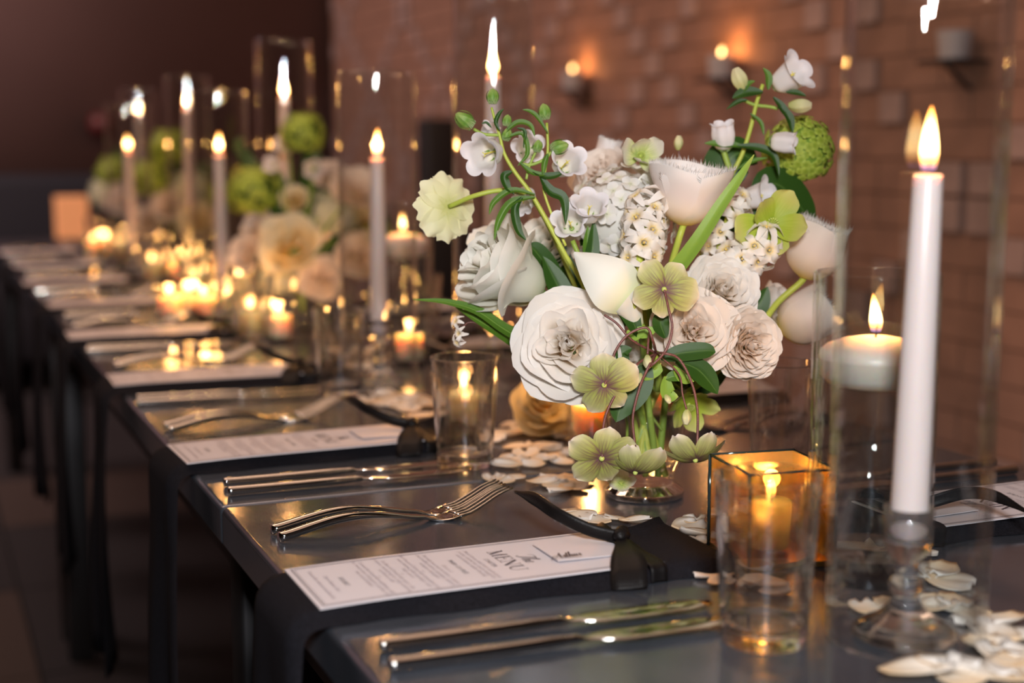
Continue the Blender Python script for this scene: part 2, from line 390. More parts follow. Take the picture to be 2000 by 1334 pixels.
for mm, mat in ((bx_pale, 'brick_pale'), (None, 'brick')):
    parts = []
    for y, z, q in stuff:
        if (q is bx_pale) != (mm is bx_pale): continue
        h = 0.097 if q is bx_len else (0.038 if q is bx_pale else 0.047); px = 0.024 if q is bx_pale else 0.012
        parts.append(box((-px, y - h, z - 0.035), (0, y + h, z + 0.035)))
    link('brick_field' if mm is None else 'pale_brick_field', mesh('bricks', *join(parts), smooth=False), M[mat], wr, Matrix.Translation((WX + 0.012, 0, 0)), kind='stuff')

# ---------------------------------------------------------------- candles and glass
fl_prof = [(0, 0), (0.10, 0.03), (0.125, 0.14), (0.14, 0.28), (0.13, 0.42), (0.10, 0.62), (0.06, 0.82), (0.025, 0.94), (0, 1.0)]
def flame_mesh(h, w, lean=0.05):
    p = lathe([(r * w, z * h) for r, z in fl_prof], 14)
    vs = [V((v.x + lean * h * (v.z / h) ** 2, v.y, v.z)) for v in p[0]]
    uv = [(0.5, max(0, min(1, v.z / h))) for v in vs]
    return mesh('flame', vs, p[1], uv)
FM = [flame_mesh(0.040, 0.040, 0.04), flame_mesh(0.036, 0.040, -0.06), flame_mesh(0.028, 0.034, 0.12), flame_mesh(0.018, 0.030, 0.0)]
WK = mk('wick', tube([(0, 0, -0.004), (0.0004, 0, 0.004), (0.0016, 0, 0.009)], 0.0008, 6, 3))
def light_candle(parent, p, kind, power, spin=0.0, soft=False):
    link('wick', WK, M['wick'], parent, Matrix.Translation(p))
    link('flame', FM[kind], M['flame'], parent, Matrix.Translation(V(p) + V((0, 0, 0.003))) @ Matrix.Rotation(spin, 4, 'Z'))
    l = bpy.data.lights.new('candlelight', 'POINT'); l.energy = power; l.color = (1.0, 0.43, 0.12); l.shadow_soft_size = 0.007
    o = bpy.data.objects.new('candlelight', l); COL.objects.link(o); o.parent = parent; o.visible_glossy = not soft
    o.matrix_basis = WMX[parent.name].inverted() @ Matrix.Translation(V(p) + V((0, 0, 0.018)))
def cyl_mesh(r, h, wall=0.0028, base=0.008, n=56):
    return mk('cylinder', lathe(rounded([(0, 0), (r, 0), (r, h), (r - wall, h), (r - wall, base), (0, base)], 0.0012), n))
def sleeve(r, h, wall=0.0028, n=56):
    q = .0012; pr = [(r, .004), (r, h - .006), (r, h - q), (r - wall / 2, h), (r - wall, h - q), (r - wall, h - .006), (r - wall, .004), (r - wall, q), (r - wall / 2, 0), (r, q), (r, .004)]
    return mk('sleeve', lathe(pr, n))
HUR = {'low': sleeve(0.050, 0.40), 'tall': sleeve(0.050, 0.49), 'mid': sleeve(0.050, 0.46)}
st_prof = [(0, 0), (.0305, 0), (.0325, .002), (.0322, .005), (.028, .0085), (.019, .013), (.011, .020), (.0075, .027), (.0100, .0305), (.0120, .034), (.0100, .0375), (.0070, .040), (.0082, .0435), (.0070, .047), (.0085, .050), (.0130, .055), (.0150, .062), (.0152, .072), (.0158, .084), (.0138, .084), (.0128, .072), (.0122, .064), (.0, .0615)]
STICK = mk('candlestick', lathe(st_prof, 48))
STICK_T = mk('candlestick_tall', lathe([(r, z + (0.10 * smooth01(0.018, 0.032, z))) for r, z in st_prof], 40))
def taper_mesh(L):
    return mk('taper', lathe([(0, 0), (.009, 0.0), (.0112, .004), (.0116, .02), (.0112, L * .3), (.0100, L * .7), (.0088, L - .003), (.0080, L - .0005), (.006, L - .001), (0, L - .002)], 28))
TP = {'low': taper_mesh(0.230), 'tall': taper_mesh(0.225)}
def hurricane(base, kind, label_pos, fk, power, grp=True, lean=(0, 0)):
    base = V((base.x, base.y, T)); g = lambda s: s + ' along the table' if grp else None
    stick_h = 0.0 if kind == 'low' else 0.10
    hk = {'low': 'low', 'tall': 'tall', 'mid': 'mid'}[kind]
    thing('hurricane_cylinder', 'glass cylinder around the taper ' + label_pos, 'glass cylinder', Matrix.Translation(base), 'glass cylinders around tapers', HUR[hk], M['thin_glass'])
    s = thing('glass_candlestick', 'footed glass candlestick of the taper ' + label_pos, 'candlestick', Matrix.Translation(base + V((0, 0, 0.0003))), 'glass candlesticks', STICK if kind == 'low' else STICK_T, M['glass'] if fk == 0 else M['thin_glass'])
    Lz = 0.230
    zt = {'low': 0, 'tall': 0.10, 'mid': 0.10}[kind]
    R = Matrix.Translation(base + V((0, 0, 0.0620 + zt))) @ Euler((lean[0], lean[1], 0)).to_matrix().to_4x4()
    tc = thing('taper_candle', 'lit white taper candle ' + label_pos, 'candle', R, 'lit taper candles', TP['low'], M['taper'])
    top = R @ V((0, 0, Lz - 0.002))
    light_candle(tc, top, 0 if fk == 0 else 1, power, 0.5 if fk == 0 else RND.uniform(0, 6), fk == 0)
near = G(1766, 1243)
hurricane(near, 'low', 'at the lower right front, nearest the camera', 0, 0.30, lean=(-0.004, 0.022))
hurricane(G(742, 748), 'low', 'slim and alone, left of the big bouquet', 1, 0.32)
h2 = W(964, 770, 1.79)
hurricane(V((h2.x, h2.y, T)), 'tall', 'behind the big campanula, cut off by the top', 1, 0.32)
def along(px, X):
    """point of the table line at world X seen at column px"""
    r = CM @ V(((px - 1000) / F, 0, -1)); k = X / r.x; return V((X, r.y * k, T))
hurricane(along(438, 0.50), 'low', 'just left of the second bouquet', 1, 0.35)
hurricane(along(565, 0.63), 'tall', 'rising above the second bouquet', 1, 0.35)
hurricane(along(380, 0.60), 'mid', 'tall, behind the third bouquet', 1, 0.4)
hurricane(along(286, 0.62), 'mid', 'tall and far, third from the left', 1, 0.4)
hurricane(along(264, 0.48), 'low', 'low and farthest left of all', 1, 0.4)

# floating candles in water cylinders
FC_CYL = cyl_mesh(0.0445, 0.22, 0.003, 0.018)
FC_WAT = mk('water', lathe([(0, 0.0186), (0.0410, 0.0186), (0.0410, 0.1585), (0.039, 0.1577), (0.0, 0.1577)], 48))
FC_CAN = mk('floating_candle', lathe([(0, -0.0195), (.022, -0.0192), (.033, -0.017), (.0382, -0.011), (.0394, -0.003), (.0396, 0.003), (.0386, .0065), (.034, .0105), (.024, .0145), (.012, .0168), (.004, .0165), (0, .0160)], 48))
def floating(p, pos, power, h=1.0):
    p = V((p.x, p.y, T)); Mx = Matrix.Translation(p) @ Matrix.Diagonal((1, 1, h, 1))
    c = thing('water_cylinder', 'glass cylinder part filled with water ' + pos, 'glass cylinder', Mx, 'water cylinders with floating candles', FC_CYL, M['thin_glass'])
    link('water', FC_WAT, M['water'], c, Mx)
    q = p + V((0, 0, 0.157 * h))
    f = thing('floating_candle', 'lit white floating candle ' + pos, 'candle', Matrix.Translation(q), 'lit floating candles', FC_CAN, M['wax'])
    light_candle(f, q + V((0, 0, 0.0165)), 2, power, 2.0, True)
floating(G(1694, 1118), 'right of the big bouquet', 0.22)
fp = W(790, 700, 2.2)
floating(fp, 'beyond the slim taper left of the big bouquet', 0.3)
floating(along(655, 0.75), 'behind the second bouquet', 0.3, 0.8)

# mirrored square votive holder
def cube_holder(fl_, size, h):
    A = V((fl_.x, fl_.y, T))
    lat = V((CM @ V((1, 0, 0))).xy).normalized(); fw = V((-lat.y, lat.x))
    e1 = (lat * .0634 + fw * .0165).normalized() * size; e2 = V((e1.y, -e1.x))
    e1 = V((e1.x, e1.y, 0)); e2 = V((e2.x, e2.y, 0)); up = V((0, 0, h)); th = 0.003
    Mx = Matrix.Translation(A)
    t_ = thing('mirror_box_holder', 'square amber mirror-glass candle box with dark edges, right of the bouquet vase', 'candle holder', Mx)
    def pane(a, bdir, n, name, mat, inset=0.0):
        n = n.normalized(); a = a + n * inset
        vs = [a, a + bdir, a + bdir + up, a + up]; vs = vs + [v + n * th * 0.9 for v in vs]
        vs = [v + Mx.to_translation() for v in vs]
        fs = [(0, 1, 2, 3), (7, 6, 5, 4), (0, 4, 5, 1), (1, 5, 6, 2), (2, 6, 7, 3), (3, 7, 4, 0)]
        inv = Mx.inverted()
        link(name, mesh(name, [inv @ v for v in vs], fs, None, False), mat, t_, Mx)
    z0 = V((0, 0, 0))
    for a, bd, n, mt in ((z0, e1, e2, 'amber_side'), (z0, e2, e1, 'amber_clear'), (e1, e2, -e1, 'amber_side'), (e2, e1, -e2, 'amber_clear')):
        pane(a, bd, n, 'side_panel', M[mt])
    o_ = V((0, 0, 0.0005)); fl2 = [z0 + o_, e1 + o_, e1 + e2 + o_, e2 + o_]
    link('base_mirror', mesh('base', [v for v in fl2] + [v + V((0, 0, .004)) for v in fl2], [(3, 2, 1, 0), (4, 5, 6, 7), (0, 1, 5, 4), (1, 2, 6, 5), (2, 3, 7, 6), (3, 0, 4, 7)], None, False), M['gold_mirror'], t_, Mx)
    for c in (z0, e1, e2, e1 + e2):
        link('corner_seam', mk('seam', tube([c, c + up], 0.0016, 6, 2)), M['bevel_glass'], t_, Mx)
    for a, bb in ((z0, e1), (z0, e2), (e1, e1 + e2), (e2, e1 + e2)):
        link('rim_strip', mk('rim', tube([a + up, bb + up], 0.0011, 6, 2)), M['bevel_glass'], t_, Mx)
    return A + (e1 + e2) / 2
def amber_side():
    m, t, b, out = nt('amber_mirror_glass'); b.inputs['Base Color'].default_value = (0.85, 0.60, 0.24, 1); b.inputs['Metallic'].default_value = 0.85; b.inputs['Roughness'].default_value = 0.22
    tp = t.nodes.new('ShaderNodeBsdfTransparent'); tp.inputs[0].default_value = (0.85, 0.66, 0.32, 1)
    mx = t.nodes.new('ShaderNodeMixShader'); mx.inputs[0].default_value = 0.25
    t.links.new(b.outputs[0], mx.inputs[1]); t.links.new(tp.outputs[0], mx.inputs[2]); t.links.new(mx.outputs[0], out.inputs[0]); return m
M['amber_side'] = amber_side(); M['amber_clear'] = thin_glass('amber_clear_glass', (0.93, 0.80, 0.50))
cc = cube_holder(G(1384, 1068), 0.0705, 0.073)
VOT = mk('votive_wax', lathe([(0, 0), (.0170, 0), (.0185, .002), (.0200, .033), (.0192, .0345), (.012, .0335), (0, .033)], 32))
VH = mk('votive_glass', lathe(rounded([(0, 0), (.0245, 0), (.029, .062), (.0268, .062), (.0225, .008), (0, .008)], .001), 36))
def votive(p, pos, power, holder=True):
    p = V((p.x, p.y, T)); q = p + V((0, 0, 0.0085))
    if holder: thing('votive_holder', 'small clear tapered glass votive holder ' + pos, 'candle holder', Matrix.Translation(p), 'glass votive holders', VH, M['thin_glass'])
    v = thing('votive_candle', 'small lit votive candle glowing orange ' + pos, 'candle', Matrix.Translation(q), 'lit votive candles', VOT, M['votive_wax'])
    light_candle(v, q + V((0, 0, .034)), 3, power, 0, not holder)
votive(cc, 'inside the amber mirror box', 0.30, False)
votive(G(906, 842), 'seen through the tumbler left of the bouquet', 0.5)
votive(G(1155, 868), 'under the hellebores, left of the bouquet vase', 0.28)
votive(W(1283, 840, 1.62), 'behind the bouquet vase', 0.2)
votive(G(800, 712), 'at the foot of the slim taper', 0.4)
pos_far = [(490, .058, .50), (388, .055, .52), (410, .055, .56), (545, .05, .53), (370, .05, .46), (300, .05, .50), (334, .05, .42), (258, .05, .54), (228, .05, .50), (208, .05, .50), (250, .05, .60), (190, .05, .47), (430, .05, .64), (470, .05, .60), (400, .055, .47), (352, .05, .56), (425, .05, .50)]
for k, (px, z, X) in enumerate(pos_far):
    votive(along(px, X), ['before the second bouquet', 'in the bright cluster mid table', 'right in the bright cluster mid table', 'behind the second bouquet', 'left in the bright cluster mid table', 'near the far hurricanes', 'alone near the left row of menus', 'fourth from the far end', 'third from the far end', 'second from the far end', 'by the far bouquet', 'last at the far end', 'behind the third hurricane', 'left of the second vase', 'in front of the bright cluster mid table', 'left behind the bright cluster mid table', 'between cluster and the yellow-centred rose'][k], 0.36)

# tumblers
TUM = mk('tumbler', lathe(rounded([(0, .001), (.024, 0), (.0268, 0), (.0335, .107), (.0318, .107), (.0258, .013), (.018, .0115), (0, .0115)], .0012), 56))
TUM_P = 'clear straight-sided drinking tumbler '
def tumbler(p, pos, thick): thing('tumbler', TUM_P + pos, 'tumbler', Matrix.Translation((p.x, p.y, T)), 'drinking tumblers', TUM, M['glass'] if thick else M['thin_glass'])
tumbler(G(1492, 1250), 'in front of the mirror box, nearest the camera', True)
tumbler(G(908, 908), 'left of the bouquet, above the forks', True)
tumbler(G(1523, 925), 'behind the mirror box, at the opposite place', False)
for k in range(3, 9): tumbler(V((XC - .115, .76 + .5 * (k - 1) - .02 * k, 0)), 'at the %s menu of the near row' % ['', '', '', 'third', 'fourth', 'fifth', 'sixth', 'seventh', 'eighth'][k], False)
for k in range(2, 5): tumbler(V((XC + .13, 1.124 + .47 * (k - 1) + .03, 0)), 'at the %s place of the opposite row' % ['', '', 'second', 'third', 'fourth'][k], False)

# ---------------------------------------------------------------- tables
Y1 = G(452, 988).y
def table(y0, y1, pos):
    o = V((XC, (y0 + y1) / 2, 0)); Mx = Matrix.Translation(o); w = (XR - XL) / 2; h = (y1 - y0) / 2 - 0.0012
    t_ = thing('banquet_table', 'long grey zinc-topped table ' + pos, 'table', Mx, 'zinc tables set end to end')
    p = box((-w, -h, T - 0.036), (w, h, T), 0.0045)
    tm = mk('tabletop', p)
    for q in tm.polygons: q.use_smooth = q.area < 0.012
    link('tabletop', tm, M['zinc'], t_, Mx)
    for sx in (-1, 1):
        link('apron', mk('apron', box((sx * (w - .05) - .01, -h + .04, T - .10), (sx * (w - .05) + .01, h - .04, T - .037)), False), M['steel_leg'], t_, Mx)
        for sy in (-1, 1):
            link('leg', mk('leg', box((sx * (w - .05) - .025, sy * (h - .07) - .025, 0), (sx * (w - .05) + .025, sy * (h - .07) + .025, T - .037), .004)), M['steel_leg'], t_, Mx)
table(Y1 - 1.84, Y1, 'nearest the camera')
table(Y1, Y1 + 1.84, 'in the middle, under the second bouquet')
table(Y1 + 1.84, Y1 + 3.68, 'at the far end')

# ---------------------------------------------------------------- napkins, menus, ribbons, cutlery
def napkin_mesh(w=0.112, inner=0.298, drop=0.34, seed=0, bump=True):
    """local: x from the table edge (0) inwards, y across, z=0 table top; hangs over the edge at x<0"""
    R = random.Random(seed); ph = R.uniform(0, 6); n = 30
    path = []
    L1 = inner; path = [(L1 * (1 - k / 14), 0.0) for k in range(14)]
    for k in range(5): a = PI / 2 * k / 4; path.append((-0.004 - 0.012 * math.sin(a), -0.012 + 0.012 * math.cos(a)))
    for k in range(1, 12): path.append((-0.0165 - 0.010 * math.sin(k / 11 * 2.4), -0.012 - drop * k / 11))
    m_ = len(path); th = 0.010; sec = 28; vs, fs, uvs = [], [], []
    for k, (x, z) in enumerate(path):
        a, b_ = path[max(k - 1, 0)], path[min(k + 1, m_ - 1)]; tx, tz = b_[0] - a[0], b_[1] - a[1]; l = math.hypot(tx, tz); tx /= l; tz /= l
        nx, nz = tz, -tx      # outward/up normal
        if nz < 0 and k < 14: nx, nz = -nx, -nz
        hang = max(0, -z - 0.012) / drop
        ww = w * (1 + 0.55 * hang ** 0.8) ; t2 = th * (1 - 0.45 * min(1, hang * 6))
        for i in range(sec):
            if i < sec // 2: u = -1 + 2 * i / (sec // 2 - 1); side = 1
            else: u = 1 - 2 * (i - sec // 2) / (sec - sec // 2 - 1); side = 0
            y = u * ww / 2; rip = 0.010 * hang * math.sin(u * 4.2 + ph) + 0.004 * hang * math.sin(u * 9 + ph * 2)
            h = t2 if side else 0.0006
            edge = (1 - abs(u) ** 8) if side else 1
            if side: h = 0.0006 + (t2 - 0.0006) * max(0.0, edge) ** 0.5
            if bump and side and k < 14:
                e = smooth01(0.78, 1.0, x / L1)
                h += 0.010 * e * math.exp(-((u - 0.98) / 0.16) ** 2) + .005 * smooth01(.93, .97, x / L1)
            vs.append(V((x + nx * (h + rip), y + (0.003 * math.sin(k * 1.3 + ph) if k < 14 else 0), z + nz * (h + (rip if k > 13 else 0)))))
            uvs.append((i / sec, k / m_))
    for k in range(m_ - 1):
        for i in range(sec):
            a = k * sec + i; b2 = k * sec + (i + 1) % sec; fs.append((a, b2, b2 + sec, a + sec))
    fs += [tuple(range(sec - 1, -1, -1)), tuple((m_ - 1) * sec + i for i in range(sec))]
    return mesh('napkin', vs, fs, uvs)
MZ = 0.0112
pFL, pFR, pBL = G(625, 1188, MZ), G(1298, 1100, MZ), G(560, 1110, MZ)
MD = (pFR - pFL).normalized(); ML = (pFR - pFL).length; MP = V((-MD.y, MD.x, 0)); MWD = 0.094
MENU_M = Matrix((MD, MP, V((0, 0, 1)))).transposed().to_4x4(); MENU_M.translation = pFL
OX = pFL.x - XL
def bend(x):   # droop of the menu end past the table edge
    return -0.10 * max(0, 0.055 - x) ** 1.5 * 1.0
def menu_mesh():
    f = lambda u, v: V((v * ML, (u + 1) / 2 * MWD, bend(v * ML)))
    a = grid(f, 4, 22); top = [v + V((0, 0, 0.0009)) for v in a[0]]; n = len(top)
    vs = a[0] + top; w = 5; fs = [tuple(reversed(q)) for q in a[1]] + [tuple(i + n for i in q) for q in a[1]]
    rim = [i for i in range(w)] + [k * w + w - 1 for k in range(1, 23)] + [22 * w + i for i in range(w - 2, -1, -1)] + [k * w for k in range(21, 0, -1)]
    for i, q in enumerate(rim):
        r2 = rim[(i + 1) % len(rim)]; fs.append((q, r2, r2 + n, q + n))
    return mesh('menu_card', vs, fs, None, False)
MENU_ME = menu_mesh(); MENU_ME.materials.append(M['paper'])
def mx_(px, py): return (G(px, py, MZ) - pFL).dot(MD)
def flat(polys, z=0.00105):
    """polys in menu-local xy -> one thin mesh following the bend"""
    vs, fs = [], []
    for P in polys:
        b_ = len(vs); vs += [V((x, y, z + bend(x))) for x, y in P]; fs.append(tuple(range(b_, b_ + len(P))))
    return mesh('print', vs, fs, None, False)
def rect_line(ins, wd, n=22):
    polys = []
    for side in range(4):
        for k in range(n):
            a, b_ = k / n, (k + 1) / n
            if side < 2:
                y0 = ins if side == 0 else MWD - ins - wd; x0 = ins + (ML - 2 * ins) * a; x1 = ins + (ML - 2 * ins) * b_
                polys.append([(x0, y0), (x1, y0), (x1, y0 + wd), (x0, y0 + wd)])
            elif k == 0:
                x0 = ins if side == 2 else ML - ins - wd
                polys.append([(x0, ins), (x0 + wd, ins), (x0 + wd, MWD - ins), (x0, MWD - ins)])
    return polys
def seg_poly(a, b_, w):
    a, b_ = V(a), V(b_); d = (b_ - a).normalized(); n = V((-d.y, d.x)) * w / 2
    return [tuple(a - n), tuple(b_ - n), tuple(b_ + n), tuple(a + n)]
LET = {'M': ([((.08, 0), (.08, 1), .05), ((.06, 1), (.46, 0), .17), ((.46, 0), (.86, 1), .05), ((.86, 0), (.86, 1), .15), ((-.06, .02), (.22, .02), .045), ((-.08, .98), (.15, .98), .045), ((.70, .02), (1.04, .02), .045), ((.82, .98), (1.04, .98), .045)], 1.2),
       'E': ([((.14, 0), (.14, 1), .15), ((.0, .98), (.72, .98), .045), ((.0, .02), (.74, .02), .045), ((.14, .52), (.52, .52), .045), ((.70, .98), (.70, .76), .05), ((.73, .02), (.73, .26), .05), ((.52, .40), (.52, .64), .05)], .93),
       'N': ([((.10, 0), (.10, 1), .05), ((.08, 1), (.86, 0), .17), ((.86, 0), (.86, 1), .05), ((-.06, .02), (.26, .02), .045), ((-.08, .98), (.16, .98), .045), ((.70, .98), (1.02, .98), .045)], 1.15),
       'U': ([((.14, .3), (.14, 1), .15), ((-.02, .98), (.32, .98), .045), ((.66, .98), (.98, .98), .045), ((.82, .32), (.82, 1), .05), ((.14, .32), (.24, .10), .13), ((.22, .11), (.44, .02), .09), ((.42, .02), (.66, .09), .06), ((.66, .08), (.82, .33), .05)], 1.0)}
def tr(tx, ty, X0, yc=None): return (X0 + ty, (MWD / 2 if yc is None else yc) - tx)
def word_menu():
    polys = []; h = 0.0120; adv = 0; tot = sum(LET[c][1] for c in 'MENU')
    for c in 'MENU':
        for a, b_, w in LET[c][0]:
            q = seg_poly(a, b_, w * 1.05)
            polys.append([tr((x + adv - tot / 2) * h * 0.98, (y - .5) * h, mx_(980, 1090)) for x, y in q])
        adv += LET[c][1]
    return polys
def script(strokes, s, X0, yc, w0=0.10, slant=0.3, vertical=False):
    polys = []
    for st in strokes:
        P = catmull([(x + y * slant, y, 0) for x, y in st], 7)
        for a, b_ in zip(P, P[1:]):
            d = (b_ - a)
            if d.length < 1e-6: continue
            w = w0 * (0.35 + 0.9 * max(0, -d.normalized().y))
            q = seg_poly(a.xy - d.xy * .08, b_.xy + d.xy * .08, w)
            polys.append([tr(x * s, y * s, X0, yc) for x, y in q])
    return polys
S_T = [[(-.25, .75), (-.1, 1.0), (.3, 1.0), (.75, .92), (.95, 1.02)], [(.45, 1.0), (.38, .6), (.28, .1), (.05, -.08), (-.12, .08)]]
S_h = [[(.62, .1), (.8, .6), (.92, 1.0), (.82, 1.05), (.72, .6), (.68, 0), (.78, .32), (.95, .45), (1.0, .3), (.98, .02), (1.1, 0), (1.25, .12)]]
S_e = [[(1.25, .15), (1.48, .3), (1.45, .46), (1.3, .38), (1.27, .1), (1.42, -.02), (1.65, .1)]]
S_A = [[(-.75, .25), (-.85, .02), (-.6, -.12), (-.25, .1), (.1, .6), (.32, 1.0), (.34, .5), (.36, .05), (.5, .02), (.62, .15)], [(-.35, .42), (-.1, .36), (.35, .4), (.5, .44)], [(-.75, .25), (-.55, .38), (-.4, .3)]]
S_r = [[(.62, .1), (.74, .42), (.78, .5), (.84, .36), (.92, .4), (.84, .1), (.92, 0), (1.05, .12)]]
S_t = [[(1.05, .12), (1.2, .55), (1.26, .92), (1.16, .4), (1.18, .02), (1.3, .02), (1.42, .14)], [(1.02, .6), (1.42, .62)]]
S_h2 = [[(x + .82, y) for x, y in S_h[0]]]
S_u = [[(2.05, .15), (2.15, .46), (2.1, .1), (2.2, 0), (2.35, .12), (2.45, .46), (2.42, .1), (2.52, 0), (2.66, .14)]]
S_r2 = [[(x + 2.04, y) for x, y in S_r[0]]]
def font_mesh(txt, size, X0, shear=0.0, leading=1.0):
    cu = bpy.data.curves.new('text', 'FONT'); cu.body = txt; cu.size = size; cu.align_x = 'CENTER'; cu.align_y = 'CENTER'; cu.shear = shear
    cu.resolution_u = 1; cu.space_line = leading; cu.space_character = 1.05
    o = bpy.data.objects.new('text', cu); COL.objects.link(o); bpy.context.view_layer.update()
    dg = bpy.context.evaluated_depsgraph_get(); me = bpy.data.meshes.new_from_object(o.evaluated_get(dg)); bpy.data.objects.remove(o)
    for v in me.vertices:
        x, y = tr(v.co.x, v.co.y, X0); v.co = (x, y, 0.00105 + bend(x))
    me.update(); return me
BLK = [('Dessert Bar with assorted favorites', .0040, (622, 1137), .2), ('Classic Banana Cake', .0040, (640, 1132), .2), ('DESSERT', .0046, (663, 1129), 0),
       ('Coconut Red Curry with cauliflower, chili\njus, sweet potato, bell peppers, zucchini, and\nthai toasted basmati', .0040, (714, 1123), .2),
       ('or', .0036, (732, 1120), .2),
       ('Sea Bass a la Piccata with capers, olive\npotatoes, roasted peppers, crispy artichokes\nand lemon confit', .0040, (756, 1117), .2),
       ('or', .0036, (775, 1114), .2),
       ('Herb Roasted Chicken with caramelized onion\nmash, balsamic grilled asparagus, roast\nbaby carrots', .0040, (797, 1111), .2),
       ('or', .0036, (815, 1109), .2),
       ('Filet with bone marrow butter, creamed\nblack truffle potatoes, asparagus, cabernet\nsauvignon demi-glace', .0040, (838, 1106), .2),
       ('Choice of', .0040, (863, 1105), .2), ('MAIN COURSE', .0048, (884, 1102), 0),
       ('Mixed Greens salad with candied goat\npecans, cranberries, sherry vinaigrette\nand a balsamic shallot dressing', .0040, (918, 1096), .2),
       ('STARTER', .0046, (948, 1095), 0)]
PRINTS = [('border_line', flat(rect_line(.0035, .0008)), 'ink'), ('border_line', flat(rect_line(.0055, .0003)), 'ink'), ('heading', flat(word_menu()), 'ink'),
          ('heading_script', flat(script(S_T + S_h + S_e, .0115, mx_(1003, 1084), MWD / 2 + .008), .00112), 'ink')]
for txt, s, pp, sh in BLK: PRINTS.append(('printed_text', font_mesh(txt, s * 1.08, mx_(*pp), sh * 1.5, 0.95), 'ink2' if s < .0045 else 'ink'))
for n_, me, mt in PRINTS: me.materials.append(M[mt])
# near the end of the menu: ribbon band, knot, tails, name card (menu-local coords)
XB = mx_(1190, 1062)
def strip(P, w, side, th=0.0006, sub=6):
    P = catmull(P, sub); m_ = len(P); vs, fs = [], []
    side = V(side).normalized() if not callable(side) else side
    for k, p in enumerate(P):
        t_ = k / (m_ - 1); t2 = (P[min(k + 1, m_ - 1)] - P[max(k - 1, 0)]).normalized()
        sd = side(t_) if callable(side) else side; sd = (V(sd) - t2 * V(sd).dot(t2)).normalized(); n = sd.cross(t2).normalized()
        ww = w(t_) if callable(w) else w
        for a in (-1, -.5, 0, .5, 1):
            vs.append(p + sd * a * ww / 2 + n * (th + .0012 * (1 - a * a)))
        for a in (1, .5, 0, -.5, -1): vs.append(p + sd * a * ww / 2 - n * th + n * (.0012 * (1 - a * a)))
    for k in range(m_ - 1):
        for i in range(10):
            a = k * 10 + i; b_ = k * 10 + (i + 1) % 10; fs.append((a, b_, b_ + 10, a + 10))
    fs += [tuple(range(9, -1, -1)), tuple((m_ - 1) * 10 + i for i in range(10))]
    return vs, fs, [(0.5, 0.5)] * len(vs)
kx, ky = XB + 0.012, MWD * 0.50
inv1 = MENU_M.inverted()
def LM(px, py, z): return inv1 @ G(px, py, MZ + z)
KN = LM(1213, 1050, 0.006)
tail_up = strip([KN, LM(1150, 1034, .012), LM(1085, 1002, .022), LM(1045, 975, .026), LM(1008, 961, .022)], lambda t: .010 - .0075 * smooth01(.75, 1, t), lambda t: inv1.to_3x3() @ D(.35, 1, .35))
tail_dn = strip([KN, LM(1220, 1075, .009), LM(1228, 1105, .004), LM(1228, 1128, -.002), LM(1230, 1150, -.0085)], lambda t: .008 + .018 * smooth01(0, .5, t), lambda t: inv1.to_3x3() @ D(1, .12, 0.1))
band = strip([V((KN.x + .006, MWD + .013, -.0105)), V((KN.x + .004, MWD + .0125, -.002)), V((KN.x + .002, MWD + .006, .0045)), V((KN.x, MWD * .7, .0028)), KN + V((0, 0, -.002)), V((KN.x - .001, MWD * .25, .0022)), V((KN.x - .001, .003, .0022)), V((KN.x - .001, -.007, -.0005)), V((KN.x - .001, -.0085, -.0105))], .013, (1, 0, 0))
def blob(p, sx, sy, sz, seed, n=16):
    part = lathe([(math.sin(PI * k / 10), -math.cos(PI * k / 10)) for k in range(11)], n)
    return [V((p[0] + v.x * sx * (1 + .25 * noise.noise(v * 3 + V((seed, 0, 0)))), p[1] + v.y * sy * (1 + .25 * noise.noise(v * 3 + V((0, seed, 0)))), p[2] + v.z * sz * (1 + .2 * noise.noise(v * 4)))) for v in part[0]], part[1], part[2]
knot = mk('knot', join([blob(KN + V((0, 0, .002)), .007, .006, .0055, 3), blob(KN + V((.003, .004, .004)), .005, .004, .004, 9)]))
RIB = [('band', mk('band', band)), ('knot', knot), ('tail', mk('tail', tail_up)), ('tail', mk('tail', tail_dn))]
cA, cB = LM(1090, 1101, .0010), LM(1213, 1086, .0010)
cdir = (cB - cA); clen = cdir.length; cdir.normalize(); cperp = V((-cdir.y, cdir.x, 0))
def card_mesh():
    f = lambda u, v: cA + cdir * v * .055 + cperp * (u + 1) / 2 * .046 + V((0, 0, .0012 * (1 - v) + .0005))
    a = grid(f, 3, 8); n = len(a[0]); vs = a[0] + [v + V((0, 0, .0006)) for v in a[0]]; w = 4
    fs = [tuple(reversed(q)) for q in a[1]] + [tuple(i + n for i in q) for q in a[1]]
    rim = list(range(w)) + [k * w + w - 1 for k in range(1, 9)] + [8 * w + i for i in range(w - 2, -1, -1)] + [k * w for k in range(7, 0, -1)]
    fs += [(q, rim[(i + 1) % len(rim)], rim[(i + 1) % len(rim)] + n, q + n) for i, q in enumerate(rim)]
    return mesh('name_card', vs, fs, None, False)
CARD = card_mesh(); CARD.materials.append(M['paper'])
def name_print():
    # written along the long side of the card, facing the camera side
    c = LM(1092, 1089, .0046) ; polys = []
    for st in S_A + S_r + S_t + S_h2 + S_u + S_r2:
        P = catmull([(x + y * .35, y, 0) for x, y in st], 6)
        for a, b_ in zip(P, P[1:]):
            d = b_ - a
            if d.length < 1e-6: continue
            w = .12 * (.4 + 1.0 * max(0, -d.normalized().y))
            q = seg_poly(a.xy - d.xy * .08, b_.xy + d.xy * .08, w)
            polys.append([c + cdir * x * .0060 + cperp * y * .0105 for x, y in q])
    vs, fs = [], []
    for P in polys:
        k = len(vs); vs += P; fs.append(tuple(range(k, k + len(P))))
    return mesh('name', vs, fs, None, False)
NAME = name_print(); NAME.materials.append(M['ink'])
RIBM = [(n_, me.materials.append(M['ribbon']) or me) for n_, me in RIB]
